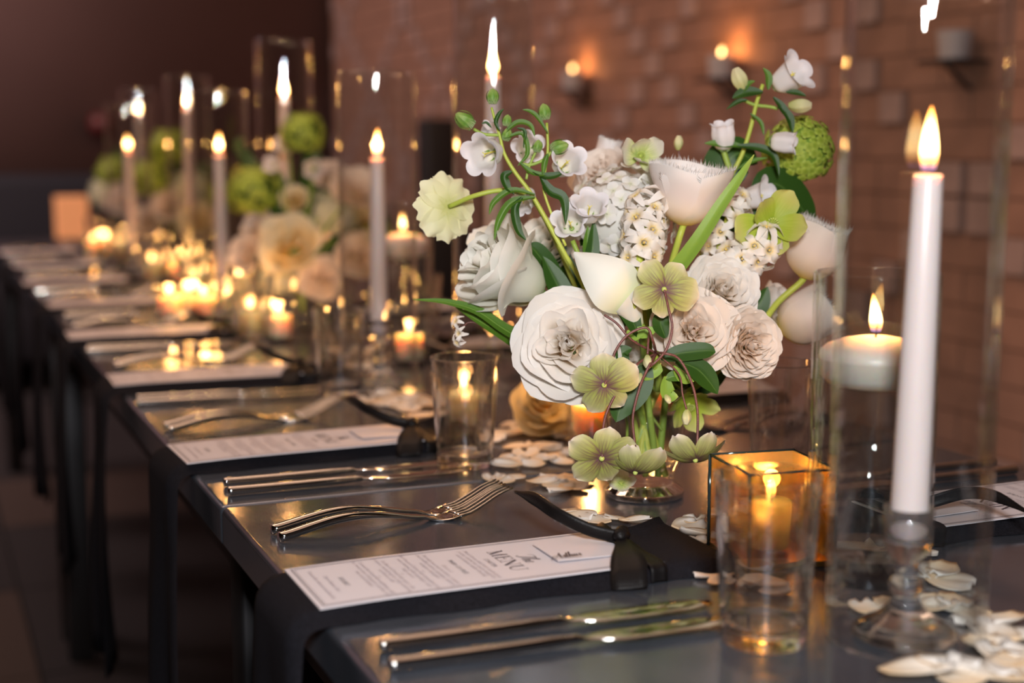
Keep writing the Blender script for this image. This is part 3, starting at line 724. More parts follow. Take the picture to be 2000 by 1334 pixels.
def fork_mesh():
    """local x from handle end to tips (0.2), y across, z up"""
    L = 0.205; st = []
    def zc(x): return .0045 + .0085 * math.sin(PI * min(1, x / .125)) ** 1.3 + (0 if x < .125 else -.0035 * math.sin(PI * min(1, (x - .125) / .03))) + (.018 * smooth01(.155, .208, x))
    def wd(x):
        if x < .10: return .0048 - .0012 * x / .10
        if x < .125: return .0036 + .0002
        return .0038 + .0077 * smooth01(.125, .150, x)
    def tk(x): return .0040 if x < .03 else (.0040 - .0022 * smooth01(.03, .14, x)) if x < .15 else .0009
    parts = []; n = 34; xs = [.158 * k / n for k in range(n + 1)]; sec = 14; vs, fs = [], []
    for x in xs:
        for i in range(sec):
            a = 2 * PI * i / sec; vs.append(V((x, wd(x) * math.cos(a), zc(x) + tk(x) * math.sin(a) - (.0022 * (1 - abs(math.cos(a))) * smooth01(.13, .155, x)))))
    for k in range(n):
        for i in range(sec):
            a = k * sec + i; b_ = k * sec + (i + 1) % sec; fs.append((a, b_, b_ + sec, a + sec))
    fs += [tuple(range(sec - 1, -1, -1)), tuple(n * sec + i for i in range(sec))]
    parts.append((vs, fs, None))
    for j in range(4):
        y = -.0090 + .0060 * j
        P = [V((x, y * (1 if x > .16 else .95), zc(x) - .0012)) for x in (.154, .165, .178, .192, .205)]
        parts.append(tube(P, lambda t: .0015 * (1 - .45 * t), 8, 3))
    return mesh('fork', *join(parts))
def knife_mesh():
    def sect(x):   # half width, half thickness
        if x < .115: return .0045 + .0008 * math.sin(PI * x / .115), .0042 - .0006 * x / .115
        if x < .125: return .0036, .0030
        s = (x - .125) / .105; return .0045 + .0065 * smooth01(0, .25, s) * (1 - .75 * smooth01(.8, 1, s)), .0011
    xs = [0, .0008, .003] + [.003 + .112 * k / 10 for k in range(1, 11)] + [.118, .122, .126] + [.126 + .104 * k / 14 for k in range(1, 15)]
    sec = 14; vs, fs = [], []
    for k, x in enumerate(xs):
        w, t_ = sect(x); e = .55 if k == 0 else 1.0
        for i in range(sec):
            a = 2 * PI * i / sec; vs.append(V((x, w * e * math.cos(a) - (.003 * smooth01(.13, .16, x)), .0046 + t_ * e * math.sin(a))))
    n = len(xs) - 1
    for k in range(n):
        for i in range(sec):
            a = k * sec + i; b_ = k * sec + (i + 1) % sec; fs.append((a, b_, b_ + sec, a + sec))
    fs += [tuple(range(sec - 1, -1, -1)), tuple(n * sec + i for i in range(sec))]
    return mesh('knife', vs, fs)
FORK, KNIFE = fork_mesh(), knife_mesh()
FORK.materials.append(M['cutlery']); KNIFE.materials.append(M['cutlery'])
Y0 = pFL.y
def dirM(p, q):
    d = (q - p); d.z = 0; d.normalize(); m_ = Matrix((d, V((-d.y, d.x, 0)), V((0, 0, 1)))).transposed().to_4x4(); m_.translation = V((p.x, p.y, T)); return m_
cut1 = [('fork', dirM(G(545, 1050, .004), G(1005, 985, .004)), 0), ('fork', dirM(G(530, 1035, .004), G(925, 985, .004)), 1),
        ('table_knife', dirM(G(760, 1300, .004), G(1410, 1210, .004)), 0), ('table_knife', dirM(G(740, 1262, .004), G(1400, 1172, .004)), 1)]
# fork tips reach the point seen in the photo: extend lengths already match (205 mm)
NAPM = [napkin_mesh(seed=k) for k in range(3)]
for m_ in NAPM: m_.materials.append(M['cloth'])
def nap_matrix(cy, X, flip=False, yaw=0.0):
    m_ = Matrix.Translation((X, cy, T)) @ Matrix.Rotation((PI if flip else 0) + yaw, 4, 'Z'); return m_
ORD = ['first', 'second', 'third', 'fourth', 'fifth', 'sixth', 'seventh', 'eighth']
def place(k, X, shiftM, flip, side, cy, yaw):
    pos = 'at the %s place of the %s row' % (ORD[k], side)
    thing('napkin', 'black napkin hanging over the table edge %s' % pos, 'napkin', nap_matrix(cy, X, flip, yaw), 'black napkins under the menus', NAPM[k % 3])
    Mm = shiftM @ MENU_M
    mc = thing('menu_card', 'long white menu card %s' % pos, 'menu', Mm, 'menu cards', MENU_ME)
    for n_, me, mt in PRINTS:
        if k > 1 and n_ == 'printed_text' and me.name.endswith('9'): continue
        link(n_, me, None, mc, Mm)
    rb = thing('ribbon_tie', 'black satin ribbon on the napkin %s' % pos, 'ribbon', Mm, 'black ribbons around the napkins')
    for n_, me in RIBM: link(n_, me, None, rb, Mm)
    c = thing('name_card', ('small white place card reading Arthur tucked under the ribbon' if (k == 0 and not flip) else 'small white place card ' + pos), 'card', Mm, 'place cards', CARD)
    if k == 0 and not flip: link('written_name', NAME, None, c, Mm)
    for i, (n_, cm, j) in enumerate(cut1):
        w_ = {'fork': ['large fork beside the napkin', 'smaller-looking outer fork'], 'table_knife': ['outer table knife', 'inner table knife']}[n_][j]
        thing(n_, 'polished steel ' + w_ + ' ' + pos, 'fork' if n_ == 'fork' else 'knife', shiftM @ cm, 'forks' if n_ == 'fork' else 'knives', FORK if n_ == 'fork' else KNIFE)
MIDY = (MENU_M @ V((ML / 2, MWD / 2, 0))).y
for k in range(8):
    dy = 0.4655 * k; jr = RND.uniform(-.03, .03) if k > 1 else (0.03 if k == 1 else 0)
    sh = Matrix.Translation((RND.uniform(-.012, .004) if k else 0, dy, 0))
    if k:
        cpt = V((XC - .2, MIDY, T)); sh = sh @ Matrix.Translation(cpt) @ Matrix.Rotation(jr, 4, 'Z') @ Matrix.Translation(-cpt)
    ang = math.atan2(MD.y, MD.x) + (jr if k else 0)
    place(k, XL, sh, False, 'near', MIDY + dy - 0.001, ang if k == 0 else ang)
# opposite row: the same place turned round the table centre
for k, yc in enumerate([0.915, 1.50, 1.98, 2.46]):
    c1 = V((XC, MIDY, 0)); sh = Matrix.Translation((0, yc - MIDY, 0)) @ Matrix.Translation(c1) @ Matrix.Rotation(PI, 4, 'Z') @ Matrix.Translation(-c1)
    place(k, XR, sh, True, 'opposite', yc + .001, math.atan2(MD.y, MD.x))

# ---------------------------------------------------------------- loose petals on the table
def loose_petal(seed):
    R = random.Random(seed); a, b_, c = R.uniform(.15, .5), R.uniform(-.3, .3), R.uniform(0, 6)
    def f(u, v):
        w = .5 * (math.sin(PI * min(1, .12 + v * .80)) ** .6) * (.55 + .55 * v)
        x = v - .5; y = u * w; z = a * (y * y * 1.6 + x * x * .8) + .06 * math.sin(u * 4 + c) * v + b_ * .25 * x * y + .10 * max(0, v - .75) * math.sin(c + u * 7)
        return V((x, y, z + .02))
    p = grid(f, 8, 8); top = [v + V((0, 0, .022)) for v in p[0]]; n = len(top)
    fs = [tuple(reversed(q)) for q in p[1]] + [tuple(i + n for i in q) for q in p[1]]; w = 9
    rim = list(range(w)) + [k * w + 8 for k in range(1, 9)] + [8 * w + i for i in range(7, -1, -1)] + [k * w for k in range(7, 0, -1)]
    fs += [(q, rim[(i + 1) % len(rim)], rim[(i + 1) % len(rim)] + n, q + n) for i, q in enumerate(rim)]
    zmin = min(v.z for v in p[0]); vs = [v - V((0, 0, zmin)) for v in p[0] + top]
    return mesh('loose_petal', vs, fs, p[2] + p[2])
LP = [loose_petal(s) for s in range(7)]
for m_ in LP: m_.materials.append(M['white_rose'])
PET = {'in the lower right corner': [(1790, 1318, 1.3), (1850, 1305, 1.1), (1925, 1318, 1.5), (1985, 1312, 1.3), (1960, 1290, 1.1), (1880, 1325, 1.2)],
 'right of the near candlestick': [(1945, 1245, 1.1), (1960, 1215, 1.0), (1990, 1250, 1.0), (1925, 1265, .9), (1975, 1275, .9), (1885, 1195, 1.0), (1860, 1180, .9), (1830, 1190, .9), (1900, 1215, .8), (1815, 1175, .7)],
 'by the water cylinder': [(1835, 1120, 1.1), (1855, 1140, 1.0), (1810, 1125, .8), (1675, 1072, 1.2), (1720, 1076, 1.0), (1805, 1085, .6), (1690, 1190, .8), (1740, 1185, .8)],
 'behind the near tumbler': [(1465, 1110, 1.0), (1495, 1145, 1.1), (1520, 1160, .9), (1460, 1140, .8), (1385, 1125, .7), (1400, 1140, .5)],
 'at the left foot of the mirror box': [(1345, 1030, 1.0), (1365, 1045, .9), (1330, 1062, .9), (1375, 1060, .6), (1355, 1020, .7)],
 'between the fork and the bouquet vase': [(1130, 1012, .9), (1165, 1018, .9), (1240, 1022, .8), (1205, 1015, .7), (1110, 1003, .7)],
 'left of the bouquet vase': [(1060, 945, .9), (1090, 950, .9), (1110, 940, .9), (965, 938, .8), (985, 942, .8), (1120, 955, .8), (1095, 962, .7), (1080, 935, .8), (1010, 935, .6), (1130, 940, .9)],
 'behind the tumbler above the forks': [(1000, 900, 1.0), (1030, 892, 1.0), (1060, 900, .9), (1085, 895, .9), (1010, 875, 1.0), (1050, 878, 1.0), (990, 912, .9), (1100, 905, .8), (1040, 910, .8), (1075, 880, .9), (1120, 890, .8)],
 'beyond the tumbler by the votive': [(990, 850, 1.1), (1030, 845, 1.1), (1070, 850, 1.0), (960, 860, .9), (1110, 855, 1.0), (1000, 835, 1.0), (1090, 838, 1.1)],
 'between second menu and taper': [(720, 785, 1.1), (750, 790, 1.1), (780, 795, 1.1), (800, 805, 1.1), (820, 815, 1.1), (790, 780, 1.1), (830, 795, 1.1), (750, 775, 1.1), (815, 782, 1.1), (690, 700, 1.2), (650, 690, 1.2), (700, 720, 1.2), (720, 690, 1.2), (740, 700, 1.2)]}
pk = 0
NTH = ['leftmost', 'second from the left', 'third from the left', 'fourth from the left', 'fifth from the left', 'sixth from the left', 'seventh from the left', 'eighth from the left', 'ninth from the left', 'tenth from the left', 'eleventh from the left', 'twelfth from the left', 'thirteenth from the left', 'fourteenth from the left']
for pos, lst in PET.items():
    lst = sorted(lst)
    for n_, (px, py, s) in enumerate(lst):
        p = G(px, py, .001); pk += 1
        thing('rose_petal', 'loose white petal, ' + (NTH[n_] if n_ < len(lst) - 1 else 'rightmost') + ', ' + pos, 'petal', Matrix.Translation(p) @ Matrix.Rotation(RND.uniform(0, 6.28), 4, 'Z') @ Matrix.Rotation(RND.uniform(-.15, .15), 4, 'X') @ Matrix.Scale(.033 * s, 4), 'loose petals ' + pos, LP[pk % 7])

# ---------------------------------------------------------------- things by the walls
def sconce(y, pos, lit=True):
    p = V((WX - .05, y, T + .50)); Mx = Matrix.Translation(p)
    s = thing('wall_candle_shelf', 'small grey bracket shelf on the brick wall ' + pos, 'wall shelf', Mx, 'candle brackets on the brick wall')
    link('shelf_board', mk('shelf', box((-.05, -.055, -.03), (.05, .055, -.022), .002)), M['steel_leg'], s, Mx)
    link('bracket', mk('bracket', tube([V((.045, 0, -.08)), V((.02, 0, -.06)), V((-.02, 0, -.03))], .006)), M['steel_leg'], s, Mx)
    c = thing('wall_candle_cup', 'frosted grey candle cup on the wall shelf ' + pos, 'candle holder', Mx, 'candle cups on the brick wall', mk('cup', lathe(rounded([(0, -.0215), (.030, -.0215), (.036, .035), (.033, .035), (.028, -.014), (0, -.014)], .001), 28)), M['frost'])
    if lit:
        v = thing('wall_candle', 'lit candle in the wall cup ' + pos, 'candle', Matrix.Translation(p + V((0, 0, -.0135))), 'candles on the brick wall', VOT, M['wax']); light_candle(v, p + V((0, 0, .029)), 2, .6)
M['frost'] = pbr('frosted_grey_glass', (0.45, 0.42, 0.43), rough=0.5)
sconce(4.15, 'above the left half of the bouquet'); sconce(3.25, 'above the right campanula'); sconce(2.35, 'behind the near taper, unlit', False)
Mx = Matrix.Translation((1.62, 6.2, 0))
q = W(853, 400, 5.3); Mx = Matrix.Translation((q.x, q.y, 0))
sp_ = thing('column_speaker', 'tall narrow black column speaker standing before the brick wall', 'speaker', Mx)
link('base', mk('base', box((-.18, -.18, 0), (.18, .18, .03), .01)), M['black'], sp_, Mx)
link('column', mk('column', box((-.06, -.06, .03), (.06, .06, 1.15), .012)), M['black'], sp_, Mx)
link('subwoofer', mk('sub', box((-.11, -.11, .031), (.11, .11, .74), .01)), M['black'], sp_, Mx)
q = W(120, 420, 6.45)
Mx = Matrix.Translation((q.x, q.y, 0)); sf = thing('dark_sofa', 'dark navy sofa against the back wall, left of the table end', 'sofa', Mx)
link('seat', mk('seat', box((-1.3, -.45, .12), (.45, .1, .45), .04)), M['navy'], sf, Mx)
link('backrest', mk('back', box((-1.3, .1, .12), (.45, .24, .92), .05)), M['navy'], sf, Mx)
for x in (-1.2, .35):
    for y in (-.38, .15): link('leg', mk('leg', box((x - .03, y - .03, 0), (x + .03, y + .03, .125))), M['black'], sf, Mx)
q = W(140, 425, 5.9); Mx = Matrix.Translation((q.x, q.y, 0)); zt = W(140, 468, 5.9).z
tb = thing('side_table', 'small dark side table under the glowing lantern', 'table', Mx)
link('table_top', mk('top', lathe(rounded([(0, zt - .03), (.2, zt - .03), (.2, zt), (0, zt)], .004), 32)), M['black'], tb, Mx)
link('pedestal', mk('ped', lathe([(0, 0), (.15, 0), (.14, .02), (.03, .04), (.03, zt - .03), (0, zt - .03)], 24)), M['black'], tb, Mx)
Mx = Matrix.Translation((q.x, q.y, zt)); ln = thing('paper_lantern', 'square paper lantern glowing orange at the far left', 'lantern', Mx)
link('shade', mk('shade', box((-.062, -.062, .006), (.062, .062, .178), .004), False), M['lit_shade'], ln, Mx)
link('base', mk('base', box((-.07, -.07, 0), (.07, .07, .006), .002), False), M['black'], ln, Mx)
q = W(172, 246, 7.2); Mx = Matrix.Translation((q.x, BY - .03, q.z)); dr = thing('wall_lamp', 'small dark red unlit wall lamp on the back wall', 'lamp', Mx)
link('plate', mk('plate', box((-.03, .0, -.05), (.03, .03, .05), .004)), M['black'], dr, Mx)
link('shade', mk('shade', lathe([(0, -.05), (.05, -.05), (.065, 0), (.05, .05), (0, .05)], 24)), M['red'], dr, Matrix.Translation((q.x, BY - .10, q.z)))
# ---------------------------------------------------------------- flower geometry
MC = {}
def cached(key, fn):
    if key not in MC: MC[key] = fn()
    return MC[key]
def petal_fn(rr, zr, half, curl, ruffle, seed, zb=-0.45, tip=0.0, rb=0.05, pw=0.55, inw=0.0):
    R = random.Random(seed); p1, p2, p3 = R.uniform(0, 6), R.uniform(0, 6), R.uniform(-1, 1); off = V((seed * 3.1, 0, 0))
    def f(u, v):
        vv = v * (1 - 0.20 * abs(u) ** 2.6) + 0.03 * math.sin(u * 4 + p1) * v * v
        wf = math.sin(PI * (0.06 + 0.52 * v)) ** 0.75
        a = u * half * wf
        r = rb + (rr - rb) * vv ** pw; z = zb + (zr - zb) * vv ** 1.25
        c = smooth01(0.52, 1.0, v)
        k = c * c * (1 + 0.5 * abs(u) ** 2 * p3)
        r += curl * k + tip * c * max(0, 1 - abs(u) * 2.2) - inw * c; z -= curl * 0.45 * k * (1 + abs(u))
        r += ruffle * v * v * (math.sin(u * 3.5 + p2) + 0.6 * noise.noise(V((u * 2.5, v * 2, 0)) + off)) + 0.035 * u * v
        z += ruffle * 0.6 * v * noise.noise(V((u * 3, v * 2, 5)) + off)
        return V((r * math.cos(a), r * math.sin(a), z))
    return f
def petal_mesh(key, *a, nu=12, nv=10, **k):
    def go():
        p = grid(petal_fn(*a, **k), nu, nv); return mk('petal', p)
    return cached(key, go)
ROSE = [(3, .07, .62, 95, .01, .04), (3, .15, .65, 80, .03, .08), (4, .24, .665, 66, .05, .11), (4, .34, .66, 60, .07, .11), (5, .45, .63, 54, .09, .09),
        (5, .56, .57, 54, .12, .06), (5, .68, .48, 54, .14, .055), (5, .80, .35, 54, .17, .055), (5, .90, .17, 54, .20, .06)]
CUP = [(3, .08, .92, 95, .02, .03), (3, .17, .96, 75, .04, .05), (4, .27, .96, 62, .05, .07), (4, .37, .92, 60, .07, .07), (4, .46, .90, 62, .07, .05), (4, .54, .86, 66, .10, .04), (4, .60, .80, 68, .16, .035), (3, .66, .66, 70, .24, .035)]
RAN = [(3, .10, .62, 80, -.0, .02), (5, .18, .64, 55, .02, .04), (6, .27, .63, 48, .04, .05), (6, .36, .60, 44, .05, .06), (7, .45, .56, 42, .06, .06), (7, .54, .51, 40, .07, .06), (8, .63, .45, 38, .08, .06), (8, .72, .37, 36, .08, .06), (8, .81, .27, 36, .08, .06), (8, .89, .14, 36, .08, .06), (7, .96, -.02, 36, .10, .07)]
def stem_part(parent, P, r=0.0022, mat='stem', name='stem', sub=6):
    inv = WMX[parent.name].inverted()
    return link(name, mk(name, tube([inv @ V(p) for p in P], r if not callable(r) else r, 8, sub)), M[mat], parent, WMX[parent.name])
def bloom(name, label, cat, pos, axis, R, rings, mat, kind, spin=0.0, stem=None, group=None, smat='stem', zs=1.0, missing=()):
    A = at(pos, axis, spin); t_ = thing(name, label, cat, A, group)
    B = A @ Matrix.Scale(R, 4)
    if zs != 1.0: B = B @ Matrix.Diagonal((1, 1, zs, 1))
    for k, (n, rr, zr, half, curl, ruf) in enumerate(rings):
        for i in range(n):
            if (k, i) in missing: continue
            me = petal_mesh((kind, k, i % 3, mat), rr, zr, math.radians(half), curl, ruf, k * 7 + i % 3, zb=(-.5 if k >= len(rings) - (4 if kind == 'cup' else 2) else max(-.45, zr - .62)), rb=(.12 if k >= len(rings) - (4 if kind == 'cup' else 2) else .05 + .25 * rr), tip=(.05 if kind != 'ran' and k > len(rings) - 4 else 0))
            link('petal', me, M[mat], t_, B @ Matrix.Rotation(2 * PI * (i + .5 * (k % 2) + .13 * k + RND.uniform(-.12, .12)) / n, 4, 'Z') @ Matrix.Rotation((RND.random() - .5) * .10, 4, 'Y') @ Matrix.Scale(RND.uniform(.96, 1.04), 4))
    heart = cached(('heart', mat), lambda: mk('heart', grid(lambda u, v: V(((.02 + .10 * math.sin(PI * min(.96, v))) * (1 + .25 * math.sin(3 * PI * u + v * 5)) * math.cos(PI * u), (.02 + .10 * math.sin(PI * min(.96, v))) * (1 + .25 * math.sin(3 * PI * u + v * 5)) * math.sin(PI * u), .02 + .56 * v)), 24, 8, True)))
    link('heart', heart, M[mat], t_, B)
    calyx = cached('calyx', lambda: mk('calyx', join([lathe([(0, -.62), (.06, -.6), (.11, -.52), (.10, -.42), (0, -.40)], 12)] + [xf(grid(lambda u, v: V((.08 + .32 * v, u * .06 * (1 - v) ** .6, -.47 - .12 * v * v)), 4, 6), Matrix.Rotation(2 * PI * i / 5, 4, 'Z')) for i in range(5)])))
    link('calyx', calyx, M['bud'], t_, B)
    if stem: stem_part(t_, [A @ V((0, 0, -.55 * R * zs))] + stem, 0.0026, smat)
    return t_
PXC = 21.9 / 100     # pixels per mm near the bouquet axis
VASE = G(1258, 967); VD = (VASE - CAM).dot(CM @ V((0, 0, -1)))
def inv_(px, py, d=None): return W(px, py, d or VD)
MOUTH = V((VASE.x, VASE.y, T + .098))
def into_vase(a=0.0, r=0.018, deep=.03):
    """two points: at the vase mouth and near its bottom on the other side"""
    return [MOUTH + V((math.cos(a) * r * 1.1, math.sin(a) * r * 1.1, 0.005)), V((VASE.x - math.cos(a) * r * .8, VASE.y - math.sin(a) * r * .8, T + deep))]

# vase with water
vp = rounded([(0, 0), (.033, 0), (.0355, .003), (.0355, .006), (.026, .0125), (.0255, .018), (.031, .030), (.0345, .050), (.0355, .075), (.0375, .100), (.0345, .100), (.0325, .075), (.0315, .050), (.028, .031), (.020, .024), (0, .022)], .0015)
vz = thing('bouquet_vase', 'clear footed glass vase holding the big bouquet', 'vase', Matrix.Translation((VASE.x, VASE.y, T)), None, mk('bouquet_vase', lathe(vp, 56)), M['thin_glass'])
link('water', mk('water', lathe([(0, .0222), (.0275, .0312), (.0308, .050), (.0318, .070), (.0318, .074), (0, .074)], 48)), M['water'], vz, Matrix.Translation((VASE.x, VASE.y, T)))
foot = lathe(rounded([(0, .0126), (.0255, .0126), (.0350, .0058), (.0350, .0008), (0, .0008)], .001), 48)
link('thick_foot', mk('thick_foot', foot), M['glass'], vz, Matrix.Translation((VASE.x, VASE.y, T)))

# --- roses and ranunculus of the big bouquet (pixel, depth, facing (right, up, toward))
DF = VD - 0.09
bloom('rose', 'fully open ivory garden rose, largest, low left of the bouquet', 'rose', W(1110, 676, DF), D(-.10, .16, 1), .0445, ROSE, 'white_rose', 'rose', .4, [W(1200, 740, VD - .03)] + into_vase(2.5))
bloom('rose', 'white rose seen from its side, tilted left, upper left of the bouquet', 'rose', W(1008, 545, VD - .045), D(-.80, .40, .42), .0500, CUP, 'green_rose', 'cup', 1.1, [W(1110, 660, VD - .02), W(1190, 760, VD)] + into_vase(3.0), zs=1.0)
bloom('rose', 'half hidden white rose behind the side-tilted one, under the campanula', 'rose', W(1065, 500, VD + .02), D(-.1, .5, .8), .034, CUP, 'green_rose', 'cup', 2.1, [W(1140, 640, VD + .02)] + into_vase(2.0))
bloom('ranunculus', 'cream ranunculus with packed petals, upper one right of the hellebore', 'ranunculus', W(1408, 570, VD - .055), D(.08, .22, 1), .0330, RAN, 'white_rose', 'ran', .2, [W(1350, 690, VD - .02)] + into_vase(.3), zs=1.0)
bloom('ranunculus', 'blush ranunculus drooping at the right edge of the bouquet', 'ranunculus', W(1462, 672, VD - .07), D(.30, -.05, 1), .0305, RAN, 'blush', 'ran', 1.4, [W(1400, 720, VD - .03), W(1330, 770, VD - .01)] + into_vase(.8), zs=1.0)
bloom('rose', 'blush rose with a half open heart, between the hellebore and the ranunculus', 'rose', W(1352, 648, VD - .075), D(-.05, .12, 1), .0340, ROSE, 'blush', 'rose', 2.9, [W(1330, 750, VD)] + into_vase(1.1))
bloom('rose', 'small white rose squeezed right of the largest rose', 'rose', W(1222, 705, VD - .02), D(.3, .1, .8), .020, CUP, 'white_rose', 'cup', .5, [W(1240, 760, VD)] + into_vase(1.9))
bloom('rose', 'white rose at the top back, behind the bells', 'rose', W(1180, 345, VD + .06), D(-.25, .55, .75), .030, ROSE, 'blush', 'rose', .9, [W(1210, 480, VD + .04), W(1240, 660, VD + .02)] + into_vase(1.5))
bloom('rose', 'creamy white rose low on the far side, left behind the vase', 'rose', W(1062, 790, VD + .26), D(.0, .55, .8), .034, ROSE, 'cream', 'rose', .3, None)
bloom('rose', 'pale rose at the right edge, behind the glass cylinder', 'rose', W(1495, 605, VD + .05), D(.7, .3, .5), .026, CUP, 'white_rose', 'cup', .8, [W(1420, 690, VD + .03)] + into_vase(.2))

# --- pale yellow bloom seen from behind, on a long curved stem
def flat_bloom(name, label, cat, pos, axis, R, mat, n=9, layers=3, stem=None, smat='stem', group=None, spin=0., cup=.22):
    A = at(pos, axis, spin); t_ = thing(name, label, cat, A, group)
    for L in range(layers):
        for i in range(n):
            sd = (L * 5 + i) % 4
            def fn(u, v, sd=sd, L=L):
                w = .36 * math.sin(PI * min(.93, .07 + .70 * v)) ** .7 * (1.05)
                x = v * (1 - .10 * u * u + .05 * math.sin(u * 5 + sd)); return V((x, u * w * (1 + .1 * v), cup * v * v * (1 + .5 * L) + .06 * math.sin(u * 4 + sd * 2) * v * v + .07 * L * v + .03 * math.cos(v * 9 + sd) * v))
            me = cached(('flat', mat, sd, L, cup), lambda fn=fn: mk('petal', grid(fn, 9, 9)))
            link('petal', me, M[mat], t_, A @ Matrix.Scale(R * (1 - .16 * L), 4) @ Matrix.Rotation(2 * PI * (i + .37 * L) / n, 4, 'Z'))
    if stem: stem_part(t_, [A @ V((0, 0, -.02 * R))] + stem, 0.0021, smat)
    link('centre', cached('fcentre', lambda: mk('centre', lathe([(0, .02), (.12, .05), (.13, .16), (0, .22)], 14))), M['pistil'], t_, A @ Matrix.Scale(R, 4))
    return t_
flat_bloom('butterfly_ranunculus', 'pale yellow flower seen from behind at the far left of the bouquet', 'flower', W(876, 404, VD - .04), D(-.55, -.02, -.78), .0305, 'yellow', 8, 3,
           [W(925, 383, VD - .05), W(975, 372, VD - .05), W(1015, 376, VD - .045), W(1040, 388, VD - .04), W(1085, 470, VD - .03), W(1150, 620, VD - .01)] + into_vase(2.8), 'stem_yellow')

# --- campanula bells
def bell_fn(u, v):
    a = PI * u; prof = [(0, .10, 0), (.10, .38, .03), (.26, .54, .20), (.52, .62, .55), (.75, .68, .86), (.90, .82, 1.02), (1.0, 1.0, 1.08)]
    for (v0, r0, z0), (v1, r1, z1) in zip(prof, prof[1:]):
        if v <= v1:
            t_ = (v - v0) / (v1 - v0); r = r0 + (r1 - r0) * t_; z = z0 + (z1 - z0) * t_; break
    lob = abs(math.cos(2.5 * a)) ** .7; c = smooth01(.72, 1, v)
    r = r * (1 - c * .24 * (1 - lob)) + .04 * c * lob; z = z * 1.30 - c * .16 * (1 - lob)
    r *= 1 + .05 * math.cos(5 * a) * (1 - c)
    return V((r * math.cos(a), r * math.sin(a), z + .02 * c * math.sin(a * 3 + 1)))
BELL = mk('bell', grid(bell_fn, 50, 16, True))
def bellc_fn(u, v):
    p = bell_fn(u, v); c = smooth01(.55, 1, v); s_ = 1 - .30 * c; return V((p.x * s_, p.y * s_, p.z + .10 * c))
BELLC = mk('bell_narrow', grid(bellc_fn, 50, 14, True))
PIST = mk('pistil', join([tube([(0, 0, .1), (.0, .01, .6), (.02, 0, .95)], lambda t: .035 + .01 * t, 8, 3)] + [tube([(.02, 0, .93), (.02 + .06 * math.cos(a), .06 * math.sin(a), 1.0), (.02 + .13 * math.cos(a), .13 * math.sin(a), 1.02)], .022, 6, 3) for a in (0, 2.1, 4.2)]))
SEP = mk('calyx', join([lathe([(0, -.12), (.10, -.10), (.15, 0), (.10, .05), (0, .06)], 12)] + [xf(grid(lambda u, v: V((.12 + .30 * math.sin(v * 1.6), u * .10 * (1 - v) ** .7, -.03 + .42 * v * v - .08 * u * u)), 4, 8), Matrix.Rotation(2 * PI * i / 5 + .3, 4, 'Z')) for i in range(5)]))
BUDM = mk('bud', join([lathe([(0, 0), (.20, .04), (.34, .22), (.36, .42), (.28, .70), (.14, .93), (0, 1.02)], 14)] + [xf(grid(lambda u, v: V(((.10 + .30 * math.sin(PI * min(1, v * .85 + .05)) ** .8), u * .19 * (1 - v) ** .5, v * .95)), 4, 8), Matrix.Rotation(2 * PI * i / 5, 4, 'Z')) for i in range(5)]))
CBUD = mk('cream_bud', grid(lambda u, v: V(((.05 + .34 * math.sin(PI * (v * .86 + .06)) ** .8 * (1 + .10 * math.cos(5 * PI * u + v * 3))) * math.cos(PI * u), (.05 + .34 * math.sin(PI * (v * .86 + .06)) ** .8 * (1 + .10 * math.cos(5 * PI * u + v * 3))) * math.sin(PI * u), v * 1.25)), 30, 12, True))
for m_, k in ((BELL, 'bell'), (BELLC, 'bell'), (PIST, 'pistil'), (SEP, 'bud'), (BUDM, 'bud'), (CBUD, 'cream_bud')): m_.materials.append(M[k])
def add_bell(par, pos, axis, s, narrow=False, spin=0., green=False):
    """pos is the mouth of the bell"""
    ax = V(axis).normalized(); A = at(V(pos) - ax * s * 1.25, ax, spin, s)
    b = link('bell', BELLC if narrow else BELL, None, par, A); link('pistil', PIST, None, b, A); link('calyx', SEP, None, b, A); return A
def add_bud(par, pos, axis, s, cream=False, spin=0.):
    A = at(V(pos) - V(axis).normalized() * s * .5, axis, spin, s); link('bud', CBUD if cream else BUDM, None, par, A); return A
def leaf_mesh(P, w, nrm, fold=.25, cup=0.0, shape=None, nv=16, nu=6, wave=0.0):
    P = catmull(P, max(2, nv // (len(P) - 1))); m_ = len(P); N = V(nrm).normalized()
    def f(u, v):
        k = v * (m_ - 1); i = min(int(k), m_ - 2); fr = k - i; p = P[i].lerp(P[i + 1], fr)
        t_ = (P[min(i + 1, m_ - 1)] - P[max(i - 1, 0)]).normalized(); sd = t_.cross(N).normalized(); n2 = sd.cross(t_).normalized()
        s_ = shape(v) if shape else math.sin(PI * min(1, .04 + v * .96)) ** .75 * (1 - .15 * v)
        return p + sd * u * w / 2 * s_ + n2 * (abs(u) * fold * w / 2 * s_ + wave * w * math.sin(v * 14 + u * 2) * abs(u))
    p = grid(f, nu, m_ - 1); th = .0004
    return mk('leaf', p)
def leaf(par, P, w, nrm=None, mat='leaf', name='leaf', **k):
    nrm = nrm or D(.2, .4, 1); inv = WMX[par.name].inverted(); R3 = inv.to_3x3()
    me = leaf_mesh([inv @ V(p) for p in P], w, R3 @ V(nrm), **k)
    return link(name, me, M[mat], par, WMX[par.name])
c1 = VD - .06
cam1 = thing('campanula', 'tall campanula spray with white bells and curling leaves, upper left of the bouquet', 'campanula', at(W(1165, 640, c1 + .02)))
stem_part(cam1, [W(960, 210, c1), W(966, 232, c1), W(976, 265, c1), W(985, 300, c1), W(1005, 335, c1), W(1035, 375, c1), W(1062, 420, c1), W(1100, 490, c1), W(1140, 560, c1 + .01), W(1180, 660, c1 + .03), W(1215, 780, VD)] + into_vase(2.4), lambda t: .0011 + .0009 * min(1, t * 2), 'stem_yellow')
